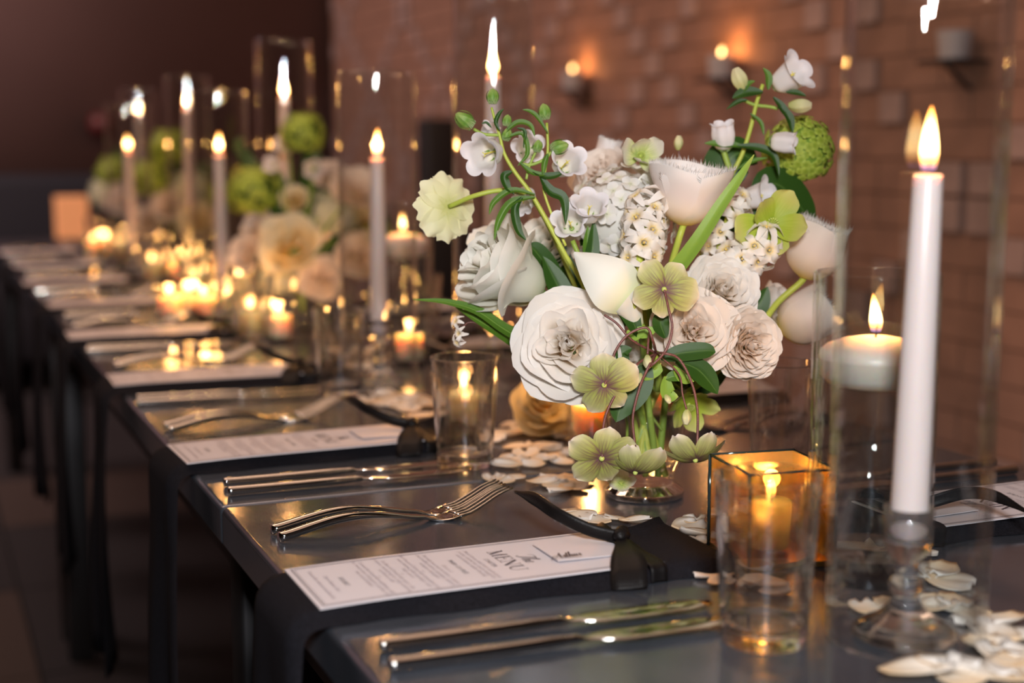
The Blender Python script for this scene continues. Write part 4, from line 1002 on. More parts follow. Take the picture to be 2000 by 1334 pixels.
stem_part(cam1, [W(1068, 240, c1), W(1070, 290, c1), W(1065, 330, c1), W(1062, 370, c1), W(1078, 420, c1), W(1105, 480, c1)], .0012, 'stem_yellow')
stem_part(cam1, [W(925, 252, c1), W(945, 262, c1), W(975, 264, c1)], .0014)
stem_part(cam1, [W(1078, 295, c1), W(1062, 312, c1), W(1035, 322, c1), W(1015, 318, c1)], .0014)
stem_part(cam1, [W(1050, 290, c1), W(1040, 310, c1), W(1032, 330, c1), W(1028, 350, c1)], .0012)
for px, py, ax, s, cr in [(962, 188, (0, 1, .1), .0105, 0), (907, 234, (-.85, .55, .3), .0145, 1), (1063, 218, (-.15, 1, .2), .0110, 0), (1093, 287, (.95, .25, .2), .0125, 0), (1050, 285, (.2, 1, .2), .0085, 0), (990, 262, (.25, 1, .3), .009, 0), (990, 235, (.2, 1, .1), .008, 0)]:
    add_bud(cam1, W(px, py, c1 - .003), D(*ax), s * 1.25)
for px, py, ax, s, nr, d in [(940, 303, (-.50, -.25, .80), .0185, 0, c1 - .015), (1032, 288, (.05, .10, 1), .0150, 0, c1 + .03), (1112, 312, (.35, .30, .9), .0165, 0, c1 + .0), (1018, 398, (-.3, -.5, .6), .0150, 1, c1 + .02), (958, 250, (.2, .5, .4), .012, 1, c1 + .03)]:
    add_bell(cam1, W(px, py, d), D(*ax), s * 1.02, nr, RND.uniform(0, 1))
for P, w, mt in [([(982, 262), (1010, 240), (1035, 245), (1045, 268)], .006, 'leaf_mid'), ([(985, 270), (1020, 262), (1030, 300), (1010, 325)], .005, 'leaf_mid'), ([(1045, 380), (1000, 372), (965, 395), (955, 420)], .0065, 'leaf_mid'), ([(1045, 385), (1000, 395), (975, 430), (965, 470)], .008, 'leaf_mid'),
                 ([(1020, 385), (1005, 410), (1012, 450), (1028, 470)], .009, 'leaf'), ([(1055, 345), (1075, 375), (1100, 390), (1105, 440)], .012, 'leaf'), ([(1040, 335), (1065, 345), (1085, 343), (1102, 335)], .008, 'leaf'), ([(1000, 335), (985, 345), (990, 365), (1005, 380)], .009, 'leaf'),
                 ([(1070, 260), (1050, 230), (1035, 218), (1020, 214)], .005, 'leaf_mid'), ([(1070, 300), (1063, 320), (1060, 345)], .006, 'leaf_mid'), ([(976, 255), (968, 240), (975, 222), (985, 212)], .0045, 'leaf'), ([(1015, 318), (1040, 338), (1070, 342)], .006, 'leaf_mid'), ([(960, 250), (950, 240), (940, 242)], .003, 'leaf'), ([(1010, 250), (1025, 258), (1022, 290)], .004, 'leaf')]:
    leaf(cam1, [W(x, y, c1 - .006) for x, y in P], w * .92, mat=mt, fold=.5)
cam3 = thing('campanula', 'short campanula with upright white bells between the rose and the hydrangea', 'campanula', at(W(1150, 620, c1)))
stem_part(cam3, [W(1118, 470, c1), W(1140, 520, c1), W(1165, 580, c1 + .01), W(1200, 700, VD)] + into_vase(2.0), .0022)
for px, py, ax, s in [(1112, 432, (-.15, .25, 1), .0160), (1152, 398, (.05, .6, .9), .0165)]:
    add_bell(cam3, W(px, py, c1 - .005), D(*ax), s, False, .4)
for P, w, mt in [([(1130, 560), (1155, 500), (1160, 430)], .010, 'leaf'), ([(1120, 620), (1090, 560), (1060, 500)], .016, 'leaf'), ([(1180, 560), (1150, 500), (1148, 440)], .008, 'leaf_mid')]:
    leaf(cam3, [W(x, y, c1 + .012) for x, y in P], w * 1.4, mat=mt)
c2 = VD + .02
cam2 = thing('campanula', 'campanula spray rising highest, right of the bouquet, before the green ball', 'campanula', at(W(1400, 620, c2)))
stem_part(cam2, [W(1490, 165, c2), W(1478, 200, c2), W(1466, 250, c2), W(1450, 300, c2), W(1430, 340, c2), W(1400, 410, c2), W(1350, 560, c2), W(1310, 700, VD)] + into_vase(.6), lambda t: .0018 + .0008 * t, 'stem_yellow')
stem_part(cam2, [W(1412, 290, c2), W(1418, 310, c2), W(1428, 340, c2)], .0028)
stem_part(cam2, [W(1450, 195, c2), W(1475, 205, c2), W(1500, 208, c2), W(1520, 212, c2)], .0016)
for px, py, ax, s, nr in [(1558, 138, (.62, .42, .66), .0205, 0), (1412, 248, (-.12, .85, .35), .0165, 1), (1547, 280, (1, -.12, .3), .0150, 1), (1497, 380, (.80, .18, .55), .0175, 0)]:
    add_bell(cam2, W(px, py, c2 - .012 if s > .0152 else c2 - .03), D(*ax), s, nr, .2)
add_bud(cam2, W(1446, 160, c2 - .01), D(-.35, .9, .2), .0175, True); add_bud(cam2, W(1558, 206, c2 - .01), D(1, -.05, .2), .0165, True); add_bud(cam2, W(1325, 282, c2), D(.05, 1, .1), .0105, True)
stem_part(cam2, [W(1325, 293, c2), W(1330, 315, c2), W(1345, 350, c2)], .0008, 'stem_red')
for P, w, mt in [([(1490, 180), (1455, 182), (1430, 192)], .012, 'leaf'), ([(1500, 175), (1500, 150), (1490, 132)], .008, 'leaf_mid'), ([(1510, 190), (1530, 215), (1545, 240)], .009, 'leaf'), ([(1460, 195), (1440, 200), (1418, 214)], .005, 'leaf'), ([(1520, 208), (1540, 230), (1548, 260)], .010, 'leaf'), ([(1465, 222), (1485, 240), (1492, 265)], .005, 'leaf_mid'),
                 ([(1450, 285), (1410, 282), (1375, 280)], .009, 'leaf_mid'), ([(1440, 285), (1480, 290), (1510, 305), (1522, 345)], .010, 'leaf'), ([(1535, 180), (1555, 182), (1575, 188)], .007, 'leaf'), ([(1450, 180), (1460, 165), (1475, 158)], .006, 'leaf_mid'), ([(1440, 330), (1470, 315), (1500, 308)], .005, 'leaf_mid')]:
    leaf(cam2, [W(x, y, c2 - .012) for x, y in P], w * .95, mat=mt, fold=.5)

# --- fringed tulips
def tulip_petal(seed, open_=0.0):
    R = random.Random(seed); ph = R.uniform(0, 6)
    def f(u, v):
        half = math.radians(62) * math.sin(PI * (.12 + .42 * v)) ** .7
        r = .10 + .52 * math.sin(PI / 2 * min(1, v * 2.1 + .03)) ** .75 + (-.06 + open_) * smooth01(.35, 1, v)
        vv = v * (1 - .13 * abs(u) ** 2.2); z = -.1 + 1.28 * vv ** 1.1
        a = u * half; r *= (1 - .04 * abs(u)); r += .03 * math.sin(u * 6 + ph) * smooth01(.6, 1, v)
        return V((r * math.cos(a), r * math.sin(a), z))
    g_ = grid(f, 12, 12); vs, fs, uvs = g_
    vs = list(vs); fs = list(fs); uvs = list(uvs)
    edge = [(-1 + 2 * k / 46, 1.0) for k in range(47)] + [(s_, .93 + .07 * k / 2) for s_ in (-1, 1) for k in range(3)]
    for u, v in edge:
        p = f(u, v); q = f(u, max(0, v - .05)); d = (p - q).normalized() + V((R.uniform(-.5, .5), R.uniform(-.5, .5), R.uniform(-.3, .3))) * .9; d.normalize()
        if abs(u) == 1: d += (f(u, v) - f(u * .9, v)).normalized(); d.normalize()
        L = R.uniform(.07, .17); sd = d.orthogonal().normalized() * .014; b_ = len(vs)
        vs += [p - sd, p + sd, p + d * L, p + d.cross(sd) * 1.0]; uvs += [(.5, 1)] * 4
        fs += [(b_, b_ + 1, b_ + 2), (b_ + 1, b_ + 3, b_ + 2), (b_ + 3, b_, b_ + 2)]
    return mesh('petal', vs, fs, uvs)
def tulip(label, pos, axis, R, open_=0., stem=None, spin=0., mat='tulip', group=None):
    A = at(pos, axis, spin); t_ = thing('fringed_tulip', label, 'tulip', A, group)
    for i in range(6):
        me = cached(('tul', i % 3, open_, mat), lambda: tulip_petal(i % 3, open_))
        link('petal', me, M[mat], t_, A @ Matrix.Scale(R * (1 if i % 2 else .95), 4) @ Matrix.Rotation(2 * PI * i / 6, 4, 'Z'))
    link('pistil', cached('tpist', lambda: mk('pistil', lathe([(0, 0), (.10, .02), (.08, .3), (.11, .45), (0, .48)], 10))), M['pistil_g'], t_, A @ Matrix.Scale(R, 4))
    if stem: stem_part(t_, [A @ V((0, 0, -.06 * R))] + stem, 0.0030, 'stem_yellow')
    return t_
ct = VD - .05
tulip('blush fringed tulip, wide open cup, top centre of the bouquet', W(1337, 430, ct), D(.10, .93, .22), .0400, .34, [W(1325, 470, ct), W(1300, 560, ct + .02), W(1275, 700, VD - .01)] + into_vase(1.0), .3)
tulip('fringed white tulip on bent stem at the right edge, seen through the tall cylinder', W(1575, 535, ct + .05), D(.28, .90, .22), .0400, .06, [W(1560, 555, ct + .05), W(1520, 590, ct + .05), W(1480, 640, ct + .04), W(1380, 740, VD)] + into_vase(0.1), .6)
tulip('white tulip half hidden behind the water cylinder, right of the bouquet', W(1530, 640, VD + .03), D(.85, .42, .2), .0400, .05, [W(1490, 645, VD + .03), W(1400, 720, VD + .02)] + into_vase(.0), .1)
tulip('small white tulip behind the top rose', W(1180, 320, VD + .08), D(.25, .95, .1), .020, .0, [W(1190, 400, VD + .07), W(1230, 600, VD + .03)] + into_vase(1.7), .2)

# --- hellebores
def sepal_mesh(seed, cup, pale=0):
    R = random.Random(seed + 40); ph = R.uniform(0, 6)
    def f(u, v):
        s_ = math.sin(PI * min(.90, .08 + .66 * v)) ** .85 * (1.0 if v < .8 else (1 - ((v - .8) / .2) ** 2 * .55))
        x = v * (1 - .06 * u * u); w = (.40 + .05 * (seed % 3)) * s_
        return V((x, u * w, cup * v ** 1.6 + .05 * (seed % 2) * v * v - .14 * (1 - u * u) * math.sin(PI * v) * .6 + .035 * math.sin(u * 5 + ph) * v * v))
    return mk('sepal', grid(f, 10, 12))
def add_hellebore(par, pos, axis, R, mat, cup=.15, spin=0., stamens=True, tilt=None, part=True):
    A = at(pos, axis, spin, R)
    b = link('bloom', cached('hcentre', lambda: mk('bloom', join([lathe([(0, -.10), (.05, -.09), (.085, -.03), (.07, .03), (0, .05)], 10)] + [tube([(0, 0, 0), (.08 * math.cos(a), .08 * math.sin(a), .12), (.15 * math.cos(a), .15 * math.sin(a), .22)], lambda t: .010 + .016 * (t > .8), 5, 2) for a in [k * .45 for k in range(14)]]))), M['pistil_g'], par, A) if part else par
    for i in range(5):
        me = cached(('sep', mat, i % 4, cup), lambda: sepal_mesh(i % 4, cup))
        t2 = (tilt[i] if tilt else 0)
        link('sepal', me, M[mat], b, A @ Matrix.Rotation(2 * PI * i / 5 + [.0, .06, -.05, .08, -.04][i], 4, 'Z') @ Matrix.Rotation(-t2, 4, 'Y') @ Matrix.Translation((.04, 0, .015 * (i % 2))) @ Matrix.Scale([1, .88, 1.05, .84, .96][i], 4))
    return A
ch = VD - .115
hel = thing('hellebore', 'large hellebore with drooping green blooms on red stems, front of the bouquet', 'hellebore', at(W(1268, 700, ch + .02)))
crown = W(1282, 690, ch + .015)
HB_ = [((1297, 565), (.02, .12, -1), .0270, .12, .9, [(1305, 600), (1313, 640), (1300, 685), (1270, 715)], None),
      ((1180, 752), (.15, .25, -1), .0275, .20, .2, [(1195, 720), (1200, 690), (1225, 655), (1262, 640), (1275, 665)], None),
      ((1175, 895), (-.08, .42, -.85), .0290, .12, .5, [(1177, 860), (1182, 815), (1205, 765), (1240, 715)], None),
      ((1241, 922), (.15, .92, -.35), .0250, .62, .1, [(1240, 870), (1236, 815), (1250, 755), (1270, 710)], None),
      ((1358, 898), (-.12, .90, -.45), .0260, .55, .7, [(1362, 860), (1362, 800), (1350, 745), (1325, 700), (1295, 690)], None)]
for (px, py), ax, R, cup, spin, st, _ in HB_:
    pos = W(px, py, ch - .01); a_ = D(*ax)
    add_hellebore(hel, pos, -V(a_) if False else V(a_) * 1, R, 'helle', cup * -1 if False else cup, spin)
    stem_part(hel, [pos - V(a_) * .002] + [W(x, y, ch - .008) for x, y in st] + [crown], .0011, 'stem_red', 'flower_stem')
stem_part(hel, [crown, W(1285, 760, VD - .06), MOUTH + V((-.01, -.02, .01)), V((VASE.x + .005, VASE.y - .012, T + .03))], .0030, 'stem')
for P, w, mt in [([(1290, 700), (1330, 690), (1380, 685), (1398, 688)], .017, 'leaf'), ([(1320, 705), (1360, 720), (1385, 745), (1402, 770)], .022, 'leaf'), ([(1268, 715), (1245, 750), (1215, 790), (1203, 825)], .030, 'leaf'), ([(1250, 660), (1232, 620), (1215, 590), (1205, 560)], .018, 'leaf'), ([(1240, 715), (1205, 712), (1185, 708)], .010, 'leaf_mid'),
                 ([(1300, 660), (1290, 630), (1302, 600)], .016, 'leaf'), ([(1270, 710), (1285, 720), (1260, 735), (1240, 722)], .010, 'leaf_light'), ([(1300, 740), (1320, 735), (1345, 745)], .010, 'leaf_mid'), ([(1315, 715), (1335, 740), (1365, 738)], .010, 'leaf_light'), ([(1225, 720), (1215, 690), (1235, 680)], .013, 'leaf'),
                 ([(1260, 640), (1235, 655), (1225, 645)], .012, 'leaf_light'), ([(1240, 655), (1262, 650), (1285, 640)], .010, 'leaf_light'), ([(1200, 770), (1190, 735), (1215, 715)], .020, 'leaf'), ([(1300, 735), (1305, 770), (1325, 775)], .014, 'leaf_light')]:
    leaf(hel, [W(x, y, ch + .012) for x, y in P], w, mat=mt, fold=.15, nv=12)
for px, py, ax, s, c in [(1265, 704, (0, -.9, .5), .0095, True), (1341, 812, (-.1, -1, .2), .0100, True), (1303, 778, (.5, -.9, .2), .0065, True), (1247, 738, (-.5, -.8, .3), .0085, True)]:
    add_bud(hel, W(px, py, ch - .004), D(*ax), s, c)
stem_part(hel, [W(1341, 800, ch - .004), W(1333, 770, ch), W(1325, 730, ch + .005), crown], .0008, 'stem_red', 'flower_stem')
stem_part(hel, [W(1265, 692, ch - .003), W(1266, 670, ch), W(1268, 650, ch + .01)], .0010, 'stem_red', 'flower_stem')
stem_part(hel, [W(1180, 615, ch), W(1205, 632, ch), W(1235, 665, ch), crown], .0010, 'stem_red', 'flower_stem')
def single_hellebore(label, pos, axis, R, mat, cup, spin, stem, tilt=None):
    A = at(pos, axis, spin); t_ = thing('hellebore', label, 'hellebore', A)
    add_hellebore(t_, pos, axis, R, mat, cup, spin, tilt=tilt)
    stem_part(t_, [A @ V((0, 0, -.002))] + stem, .0013, 'stem')
single_hellebore('bright green hellebore between the right bell and the tulip', W(1505, 440, VD - .04), D(.15, .15, 1), .0330, 'helle_green', .18, 1.0, [W(1480, 500, VD), W(1400, 640, VD), W(1320, 740, VD)] + into_vase(.4), (.2, .6, 0, .1, .5))
single_hellebore('cupped white and green hellebore at the top, left of the wide tulip', W(1250, 305, VD - .02), D(.15, .05, .95), .0225, 'helle_white', .62, .5, [W(1262, 340, VD + .02), W(1270, 480, VD + .02), W(1270, 660, VD)] + into_vase(1.3), (.3, .5, .2, .6, .2))
single_hellebore('pale hellebore turned left at the shoulder of the side-tilted rose', W(955, 475, VD + .01), D(-.5, .6, .4), .0250, 'helle_white', .3, .5, [W(1010, 500, VD + .03), W(1120, 620, VD + .02)] + into_vase(2.6))
single_hellebore('lime hellebore low in the bouquet above the vase rim', W(1345, 790, VD - .03), D(.25, -.55, .7), .0240, 'helle_green', .5, .1, [W(1330, 760, VD - .01)] + into_vase(.9))
single_hellebore('small pale hellebore hanging by the vase foot', W(1213, 945, VD - .07), D(-.1, .6, .6), .0130, 'helle_white', .4, .1, [W(1220, 900, VD - .05), W(1225, 830, VD - .03)] + into_vase(2.3, .02, .06))

# --- calla spathe
ca = VD - .118
A = at(W(1240, 590, ca)); cal = thing('calla_lily', 'smooth white calla spathe pointing left above the largest rose', 'calla lily', A)
P0, P1 = W(1246, 596, ca + .006), W(1121, 490, ca + .006)
AX = (P1 - P0); LL = AX.length; AX.normalize(); NN = D(-.05, .10, 1); SS = V(NN).cross(AX).normalized()
def calla_f(u, v):
    w = LL * .37 * (.30 + .70 * math.sin(PI / 2 * min(1, v * 2.2))) * (1 - v ** 2.0) ** 1.0 + .0008
    if u > 0: w *= 1.05
    return P0 + AX * (v * LL) + SS * (u * w) + V(NN) * (.012 * math.sin(PI * v) - .010 * u * u * (1 - v) ** .5 + .010 * (1 - u * u) * 0 - .008 * v * v)
g_ = grid(calla_f, 14, 18); ia = A.inverted(); link('spathe', mk('spathe', ([ia @ v for v in g_[0]], g_[1], g_[2])), M['calla'], cal, A)
def cal_t(u, v):
    a = PI * u; r = .004 + .012 * (1 - v) ** 1.2; c = P0.lerp(W(1252, 640, ca + .02), v) + AX * (.010 * (1 - v)) - V(NN) * .004
    return c + V(SS) * r * math.cos(a) + V(NN) * r * .8 * math.sin(a)
g_ = grid(cal_t, 20, 10, True); link('throat', mk('throat', ([ia @ v for v in g_[0]], g_[1], [(u, 1 - .9 * w) for u, w in g_[2]])), M['calla'], cal, A)
stem_part(cal, [W(1252, 638, ca + .02), W(1258, 700, VD - .05)] + into_vase(1.6), .0035, 'stem')
# second spathe edge behind the wide tulip
leafw = thing('calla_lily', 'upright pale green-white spathe directly left of the wide open tulip', 'calla lily', at(W(1275, 430, VD - .02)))
leaf(leafw, [W(1258, 430, VD - .01), W(1262, 395, VD - .02), W(1282, 350, VD - .02), W(1300, 320, VD - .01)], .034, D(-.1, .2, 1), 'calla', 'spathe', fold=-.25)
stem_part(leafw, [W(1258, 430, VD - .01), W(1262, 560, VD), W(1266, 700, VD)] + into_vase(1.25), .003)

# --- hyacinth florets
def tepal(i, n, tube_l, sp, w, rec):
    def f(u, v):
        ww = w * math.sin(PI * min(.97, .12 + .80 * v)) ** .8
        r = .11 + sp * v; z = tube_l + .16 * math.sin(PI * v) - rec * v * v; return V((r, u * ww, z + .03 * u * u))
    return xf(grid(f, 4, 7), Matrix.Rotation(2 * PI * i / n, 4, 'Z'))
def floret6():
    ps = [lathe([(0, 0), (.09, .02), (.13, .15), (.10, .35), (.12, .55)], 10)]; ps[0] = (ps[0][0], ps[0][1], [(u, .5) for u, v in ps[0][2]])
    ps += [tepal(i, 6, .55, .62, .17, .32 + .12 * (i % 2)) for i in range(6)]
    c = lathe([(0, .5), (.06, .52), (.05, .62), (0, .64)], 8); ps.append((c[0], c[1], [(0, 0)] * len(c[0])))
    return mk('floret', join(ps))
def floret4():
    def pf(u, v): return V((.04 + .55 * v, u * .34 * math.sin(PI * min(.92, .1 + .75 * v)) ** .6, .05 + .12 * v * v - .06 * u * u))
    c = lathe([(0, 0), (.05, .03), (0, .08)], 8)
    return mk('floret', join([xf(grid(pf, 4, 5), Matrix.Rotation(PI / 2 * i + .1, 4, 'Z') @ Matrix.Translation((0, 0, .02 * (i % 2)))) for i in range(4)] + [(c[0], c[1], [(0, 0)] * len(c[0]))]))
def floret5():
    def pf(u, v): return V((.03 + .45 * v, u * .24 * math.sin(PI * min(.9, .15 + .7 * v)) ** .6, .10 - .10 * v * v))
    return mk('floret', join([xf(grid(pf, 2, 3), Matrix.Rotation(2 * PI * i / 5, 4, 'Z')) for i in range(5)] + [tube([(0, 0, .1), (0, 0, -.35)], .035, 5, 1)]))
F6, F4, F5 = floret6(), floret4(), floret5(); F6.materials.append(M['hyacinth']); F4.materials.append(M['hydra']); F5.materials.append(M['viburnum'])
F4C = mesh('floret', [tuple(v.co) for v in F4.vertices], [tuple(p.vertices) for p in F4.polygons]); F4C.materials.append(M['hydra'])
def hyacinth(label, base, top, r, n, s, seed, stem):
    R = random.Random(seed); A = at(base); t_ = thing('hyacinth', label, 'hyacinth', A); ax = (top - base)
    x = ax.orthogonal().normalized(); y = ax.normalized().cross(x)
    for k in range(n):
        a = k * 2.4 + R.uniform(-.3, .3); h = (k + .5) / n; o_ = (x * math.cos(a) + y * math.sin(a)); d = (o_ + ax.normalized() * (h * 1.3 - .35) + V((CM @ V((0, 0, 1)))) * .35).normalized()
        link('floret', F6, None, t_, at(base + ax * h + o_ * .004, d, R.uniform(0, 6), s * R.uniform(.85, 1.1)))
    stem_part(t_, [base + ax * .95, base + ax * .5, base] + stem, .0034, 'stem_yellow')
hyacinth('white hyacinth spike left of the tulip stem, over the hellebore', W(1248, 520, VD - .07), W(1268, 395, VD - .055), .02, 16, .0215, 3, [W(1255, 600, VD - .03), W(1262, 700, VD)] + into_vase(1.4))
hyacinth('white hyacinth spike above the cream ranunculus', W(1430, 520, VD - .03), W(1500, 475, VD - .045), .02, 16, .0215, 5, [W(1380, 600, VD), W(1310, 720, VD)] + into_vase(.5))
hyacinth('white hyacinth spike behind the green leaf, below the right bell', W(1400, 500, VD - .01), W(1435, 390, VD - .005), .02, 13, .0200, 8, [W(1370, 600, VD + .01), W(1300, 720, VD + .01)] + into_vase(.7))
def ball(name, label, cat, c, R, n, fm, s, seed, stem, core, half=False):
    RR = random.Random(seed); A = at(c); t_ = thing(name, label, cat, A)
    for k in range(n):
        z = 1 - 2 * (k + .5) / n; a = k * 2.39996; r_ = math.sqrt(1 - z * z); d = V((r_ * math.cos(a), r_ * math.sin(a), z))
        d = (d + V((RR.uniform(-.12, .12) for _ in range(3)))).normalized() if False else (d + V((RR.uniform(-.12, .12), RR.uniform(-.12, .12), RR.uniform(-.12, .12)))).normalized()
        if d.z < -.75: continue
        link('floret', fm, None, t_, at(c + d * R * RR.uniform(.84, 1.08), d, RR.uniform(0, 6), s * RR.uniform(.85, 1.15)))
    link('flower_core', cached(('core', core), lambda: mk('core', lathe([(math.sin(PI * k / 12), -math.cos(PI * k / 12)) for k in range(13)], 20))), M[core], t_, A @ Matrix.Scale(R * .86, 4))
    if stem: stem_part(t_, stem, .0028)
    return t_
ball('hydrangea', 'white hydrangea head filling the upper middle of the bouquet', 'hydrangea', W(1215, 425, VD + .0), .044, 110, F4, .0150, 2, [W(1225, 480, VD), W(1250, 650, VD)] + into_vase(1.8), 'hydra')
ball('viburnum', 'lime green snowball head at the upper right, behind the bells', 'viburnum', W(1560, 297, VD + .055), .0320, 280, F5, .0090, 4, [W(1550, 340, VD + .055), W(1500, 430, VD + .05), W(1400, 620, VD + .03)] + into_vase(.3), 'leaf_light')

# --- big leaves as stems of their own
def blade(label, P, w, mat, nrm=None, fold=.3, shape=None, stem=None, cat='leaf', name='tulip_leaf'):
    t_ = thing(name, label, cat, at(P[0])); leaf(t_, P, w, nrm, mat, 'blade', fold=fold, shape=shape, nv=24)
    if stem: stem_part(t_, [P[0]] + stem, .0022)
lily = lambda v: (math.sin(PI * min(1, .30 + .70 * v)) ** .7)
blade('long light green tulip leaf slanting up over the wide tulip', [W(1320, 530, ct - .02), W(1365, 470, ct - .03), W(1410, 400, ct - .035), W(1450, 340, ct - .035), W(1473, 302, ct - .03)], .0150, 'leaf_light', D(-.6, -.1, .8), .35, lambda v: (1 - v ** 2.2) * .9 + .05, [W(1290, 600, VD - .04), W(1270, 720, VD)] + into_vase(1.2))
blade('long green tulip leaf reaching far left, upper of the two', [W(1030, 670, VD - .05), W(980, 640, VD - .055), W(930, 607, VD - .06), W(870, 590, VD - .065), W(806, 585, VD - .07)], .0125, 'leaf_mid', D(.2, .6, 1), .3, lambda v: (1 - v ** 2) * .9 + .06, [W(1120, 720, VD - .02)] + into_vase(2.7))
blade('broad green tulip leaf under the side-tilted rose, lower of the two', [W(1045, 695, VD - .04), W(1000, 665, VD - .045), W(950, 635, VD - .05), W(890, 600, VD - .05)], .0160, 'leaf_mid', D(.2, .6, 1), .3, lambda v: (1 - v ** 2.5) * .9 + .06, [W(1130, 740, VD - .01)] + into_vase(2.9))
blade('dark leaf between the side-tilted rose and the calla', [W(1110, 580, VD - .02), W(1075, 530, VD - .03), W(1045, 490, VD - .035), W(1030, 478, VD - .035)], .022, 'leaf', None, .2, None, [W(1160, 660, VD)] + into_vase(2.1), 'leaf', 'dark_leaf')
blade('broad dark leaf behind the green hellebore at the right', [W(1470, 430, VD + .03), W(1510, 360, VD + .03), W(1560, 400, VD + .03), W(1590, 450, VD + .03)], .04, 'leaf', None, .1, None, [W(1420, 560, VD + .03), W(1340, 700, VD + .02)] + into_vase(.25), 'leaf', 'dark_leaf')
blade('broad dark leaf behind the wide tulip', [W(1400, 400, VD + .03), W(1410, 340, VD + .03), W(1440, 300, VD + .03), W(1480, 320, VD + .03)], .045, 'leaf', None, .1, None, [W(1380, 560, VD + .03)] + into_vase(.35), 'leaf', 'dark_leaf')
for k, (pts, w) in enumerate([([(1215, 760), (1190, 720), (1150, 690)], .03), ([(1330, 760), (1380, 740), (1420, 730)], .03), ([(1270, 640), (1230, 600), (1190, 590)], .03), ([(1300, 620), (1350, 600), (1380, 640)], .03), ([(1180, 620), (1140, 580), (1120, 540)], .025), ([(1440, 640), (1480, 600), (1500, 560)], .02), ([(1230, 560), (1210, 500), (1180, 480)], .025), ([(1170, 700), (1100, 740), (1040, 730)], .02), ([(1290, 690), (1250, 690), (1205, 670)], .034), ([(1280, 730), (1240, 770), (1225, 810)], .03), ([(1300, 700), (1320, 740), (1370, 780)], .034), ([(1280, 660), (1265, 620), (1285, 580)], .03), ([(1310, 680), (1370, 690), (1430, 700)], .03)]):
    blade(['dark leaf left of the vase rim, under the largest rose', 'dark leaf right of the vase rim, under the blush ranunculus', 'dark leaf behind the front hellebore stems', 'dark leaf behind the half open blush rose', 'dark leaf under the calla spathe', 'dark leaf behind the right ranunculus', 'dark leaf between calla and hyacinth', 'dark leaf under the largest rose, lowest', 'dark leaf filling the gap right of the largest rose', 'dark leaf hanging over the left of the vase rim', 'dark leaf hanging over the right of the vase rim', 'dark leaf directly under the front hellebore bloom', 'dark leaf under the half open blush rose'][k], [W(x, y, VD + .01) for x, y in pts], w, 'leaf', None, .2, None, None, 'leaf', 'dark_leaf')
# stems crossing in the vase are the flowers' own; a few bare thick ones
for k, (x0, x1) in enumerate([(1300, 1285), (1250, 1300), (1225, 1262)]):
    t_ = thing('cut_stem', ['thick bright green stem standing upright in the vase', 'green stem slanting right in the vase', 'green stem slanting at the left of the vase'][k], 'stem', at(W(x0, 780, VD - .012)))
    stem_part(t_, [W(x0, 770, VD - .012), W((x0 + x1) / 2, 850, VD - .010), W(x1, 930, VD - .006)], .0032, 'stem_yellow' if k else 'stem')
hy = thing('fallen_floret', 'tiny white floret hanging in the air from the left leaf tip', 'flower', at(W(900, 645, VD - .05)))
for k, (x, y) in enumerate([(898, 632), (905, 650), (900, 662)]): link('floret', F6, None, hy, at(W(x, y, VD - .05), D(-.5, .3 - k * .4, .6), k, .010))
stem_part(hy, [W(902, 640, VD - .05), W(925, 630, VD - .05), W(1000, 660, VD - .04)], .0006, 'stem_red')

# ---------------------------------------------------------------- the bouquets further down the table
def bvase(p, pos):
    thing('bouquet_vase', 'clear footed glass vase of the %s bouquet' % pos, 'vase', Matrix.Translation((p.x, p.y, T)), 'vases of the further bouquets', vz.data, M['thin_glass'])
def far_bouquet(c, d, items, pos):
    bvase(c, pos); mo = V((c.x, c.y, T + .095)); bt = V((c.x, c.y, T + .03))
    for it in items:
        kind, px, py, R, ax, lab = it; p = W(px, py, d + (.05 if kind == 'leaf' else -.09 if kind == 'rose' else RND.uniform(-.06, .04))); st = [p.lerp(mo, .6) + V((0, 0, .01)), mo, bt]
        lab = lab + ' in the %s bouquet' % pos
        if kind == 'rose': bloom('rose', lab, 'rose', p, D(*ax), R, [r for k, r in enumerate(ROSE) if k % 2], 'cream', 'rose2', 0, st)
        elif kind == 'white': bloom('rose', lab, 'rose', p, D(*ax), R, [r for k, r in enumerate(ROSE) if k % 2], 'blush', 'rose2', 1, st)
        elif kind == 'ran': bloom('ranunculus', lab, 'ranunculus', p, D(*ax), R, [r for k, r in enumerate(RAN) if k % 2], 'cream', 'ran2', 1, st)
        elif kind == 'vib': ball('viburnum', lab, 'viburnum', p, R, 90, F5, R * .42, 3, st, 'leaf')
        elif kind == 'hyd': ball('hydrangea', lab, 'hydrangea', p, R, 50, F4C, R * .45, 3, st, 'hydra')
        elif kind == 'bell':
            t_ = thing('campanula', lab, 'campanula', at(p)); add_bell(t_, p, D(*ax), R); stem_part(t_, [p - D(*ax) * R * 1.3] + st, .002)
        elif kind == 'leaf':
            t_ = thing('dark_leaf', lab, 'leaf', at(p)); leaf(t_, [mo, mo.lerp(p, .5) + V((0, 0, .02)), p, p + V((.01, 0, .02))], R * .7, None, 'leaf'); 
b2 = along(592, XC); d2 = (b2 - CAM).dot(CM @ V((0, 0, -1)))
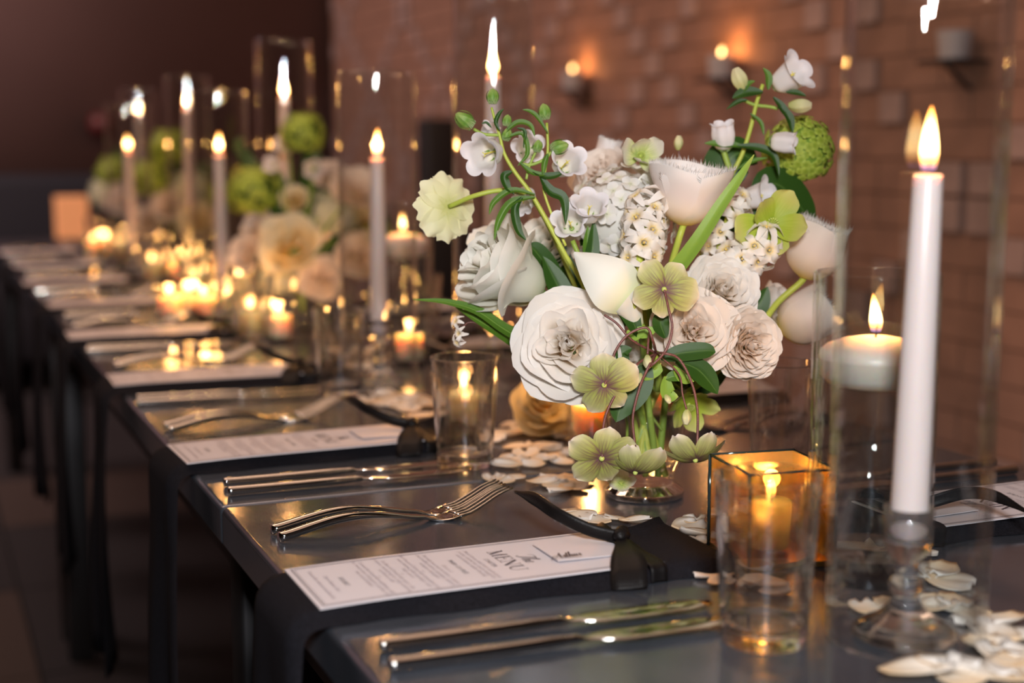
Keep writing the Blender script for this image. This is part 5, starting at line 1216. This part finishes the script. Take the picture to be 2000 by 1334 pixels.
far_bouquet(b2, d2, [('rose', 566, 478, .054, (-.1, .3, 1), 'big cream rose with a yellow heart'), ('ran', 575, 388, .025, (0, .4, 1), 'small round cream ranunculus'), ('vib', 590, 262, .036, (0, 0, 1), 'green snowball highest'), ('bell', 553, 280, .018, (-.3, .5, .8), 'white bell beside the green snowball'),
    ('white', 690, 370, .042, (.3, .5, .8), 'white rose right of the cream one'), ('hyd', 650, 420, .040, (0, 0, 1), 'white hydrangea'), ('white', 645, 345, .030, (0, .5, 1), 'small white rose high up'), ('white', 625, 545, .038, (.1, .1, 1), 'white rose low in the middle'), ('ran', 705, 430, .030, (.3, .3, 1), 'cream ranunculus at the right'), ('bell', 530, 320, .016, (-.4, .2, .9), 'second white bell'), ('white', 505, 440, .030, (-.3, .4, 1), 'small white rose at the left'), ('white', 700, 500, .042, (.3, .2, 1), 'blush rose low at the right'), ('vib', 495, 375, .045, (0, 0, 1), 'green snowball at the left'), ('white', 480, 495, .032, (-.5, .2, 1), 'white rose low at the left'), ('hyd', 545, 540, .034, (0, 0, 1), 'low white hydrangea'), ('bell', 612, 330, .017, (.1, -.2, 1), 'white bell over the leaves'),
    ('leaf', 610, 301, .05, (0, 0, 1), 'dark upright leaf'), ('leaf', 655, 351, .05, (0, 0, 1), 'dark leaf right'), ('leaf', 530, 331, .05, (0, 0, 1), 'dark leaf left'), ('leaf', 625, 521, .05, (0, 0, 1), 'dark low leaf'), ('leaf', 590, 560, .06, (0, 0, 1), 'green low leaf'), ('leaf', 470, 290, .04, (0, 0, 1), 'green leaf far left'), ('leaf', 745, 441, .04, (0, 0, 1), 'dark leaf far right'), ('vib', 735, 470, .03, (0, 0, 1), 'green snowball at the right')], 'second')
b3 = along(345, XC + .02); d3 = (b3 - CAM).dot(CM @ V((0, 0, -1)))
far_bouquet(b3, d3, [('vib', 330, 290, .05, (0, 0, 1), 'green snowball highest'), ('vib', 290, 350, .05, (0, 0, 1), 'green snowball left'), ('white', 325, 400, .045, (0, .3, 1), 'blush rose in the middle'), ('rose', 385, 430, .05, (.1, .2, 1), 'cream rose low right'), ('hyd', 370, 370, .045, (0, 0, 1), 'white hydrangea'), ('leaf', 340, 311, .08, (0, 0, 1), 'dark leaf'), ('leaf', 300, 331, .08, (0, 0, 1), 'dark left leaf'), ('leaf', 400, 330, .08, (0, 0, 1), 'green right leaf'), ('vib', 410, 390, .045, (0, 0, 1), 'green snowball right'), ('white', 285, 430, .04, (0, .2, 1), 'blush rose low left')], 'third')
b4 = along(232, XC + .02); d4 = (b4 - CAM).dot(CM @ V((0, 0, -1)))
far_bouquet(b4, d4, [('vib', 225, 340, .06, (0, 0, 1), 'green snowball'), ('white', 240, 390, .06, (0, .3, 1), 'blush rose'), ('hyd', 205, 380, .05, (0, 0, 1), 'white hydrangea'), ('leaf', 235, 301, .09, (0, 0, 1), 'dark leaf'), ('leaf', 210, 330, .09, (0, 0, 1), 'green leaf')], 'farthest')

for k, (pts, w) in enumerate([([(1150, 600), (1110, 540), (1095, 470)], .024), ([(1200, 560), (1160, 500), (1130, 450)], .02), ([(1380, 480), (1420, 430), (1440, 400)], .026), ([(1210, 640), (1225, 600), (1250, 570)], .02)]):
    blade(['dark leaf behind the campanula stem, over the largest rose', 'dark leaf behind the short campanula', 'dark leaf behind the rightmost hyacinth spikes', 'dark leaf just right of the calla throat'][k], [W(x, y, VD + .005) for x, y in pts], w, 'leaf', None, .2, None, None, 'leaf', 'dark_leaf')
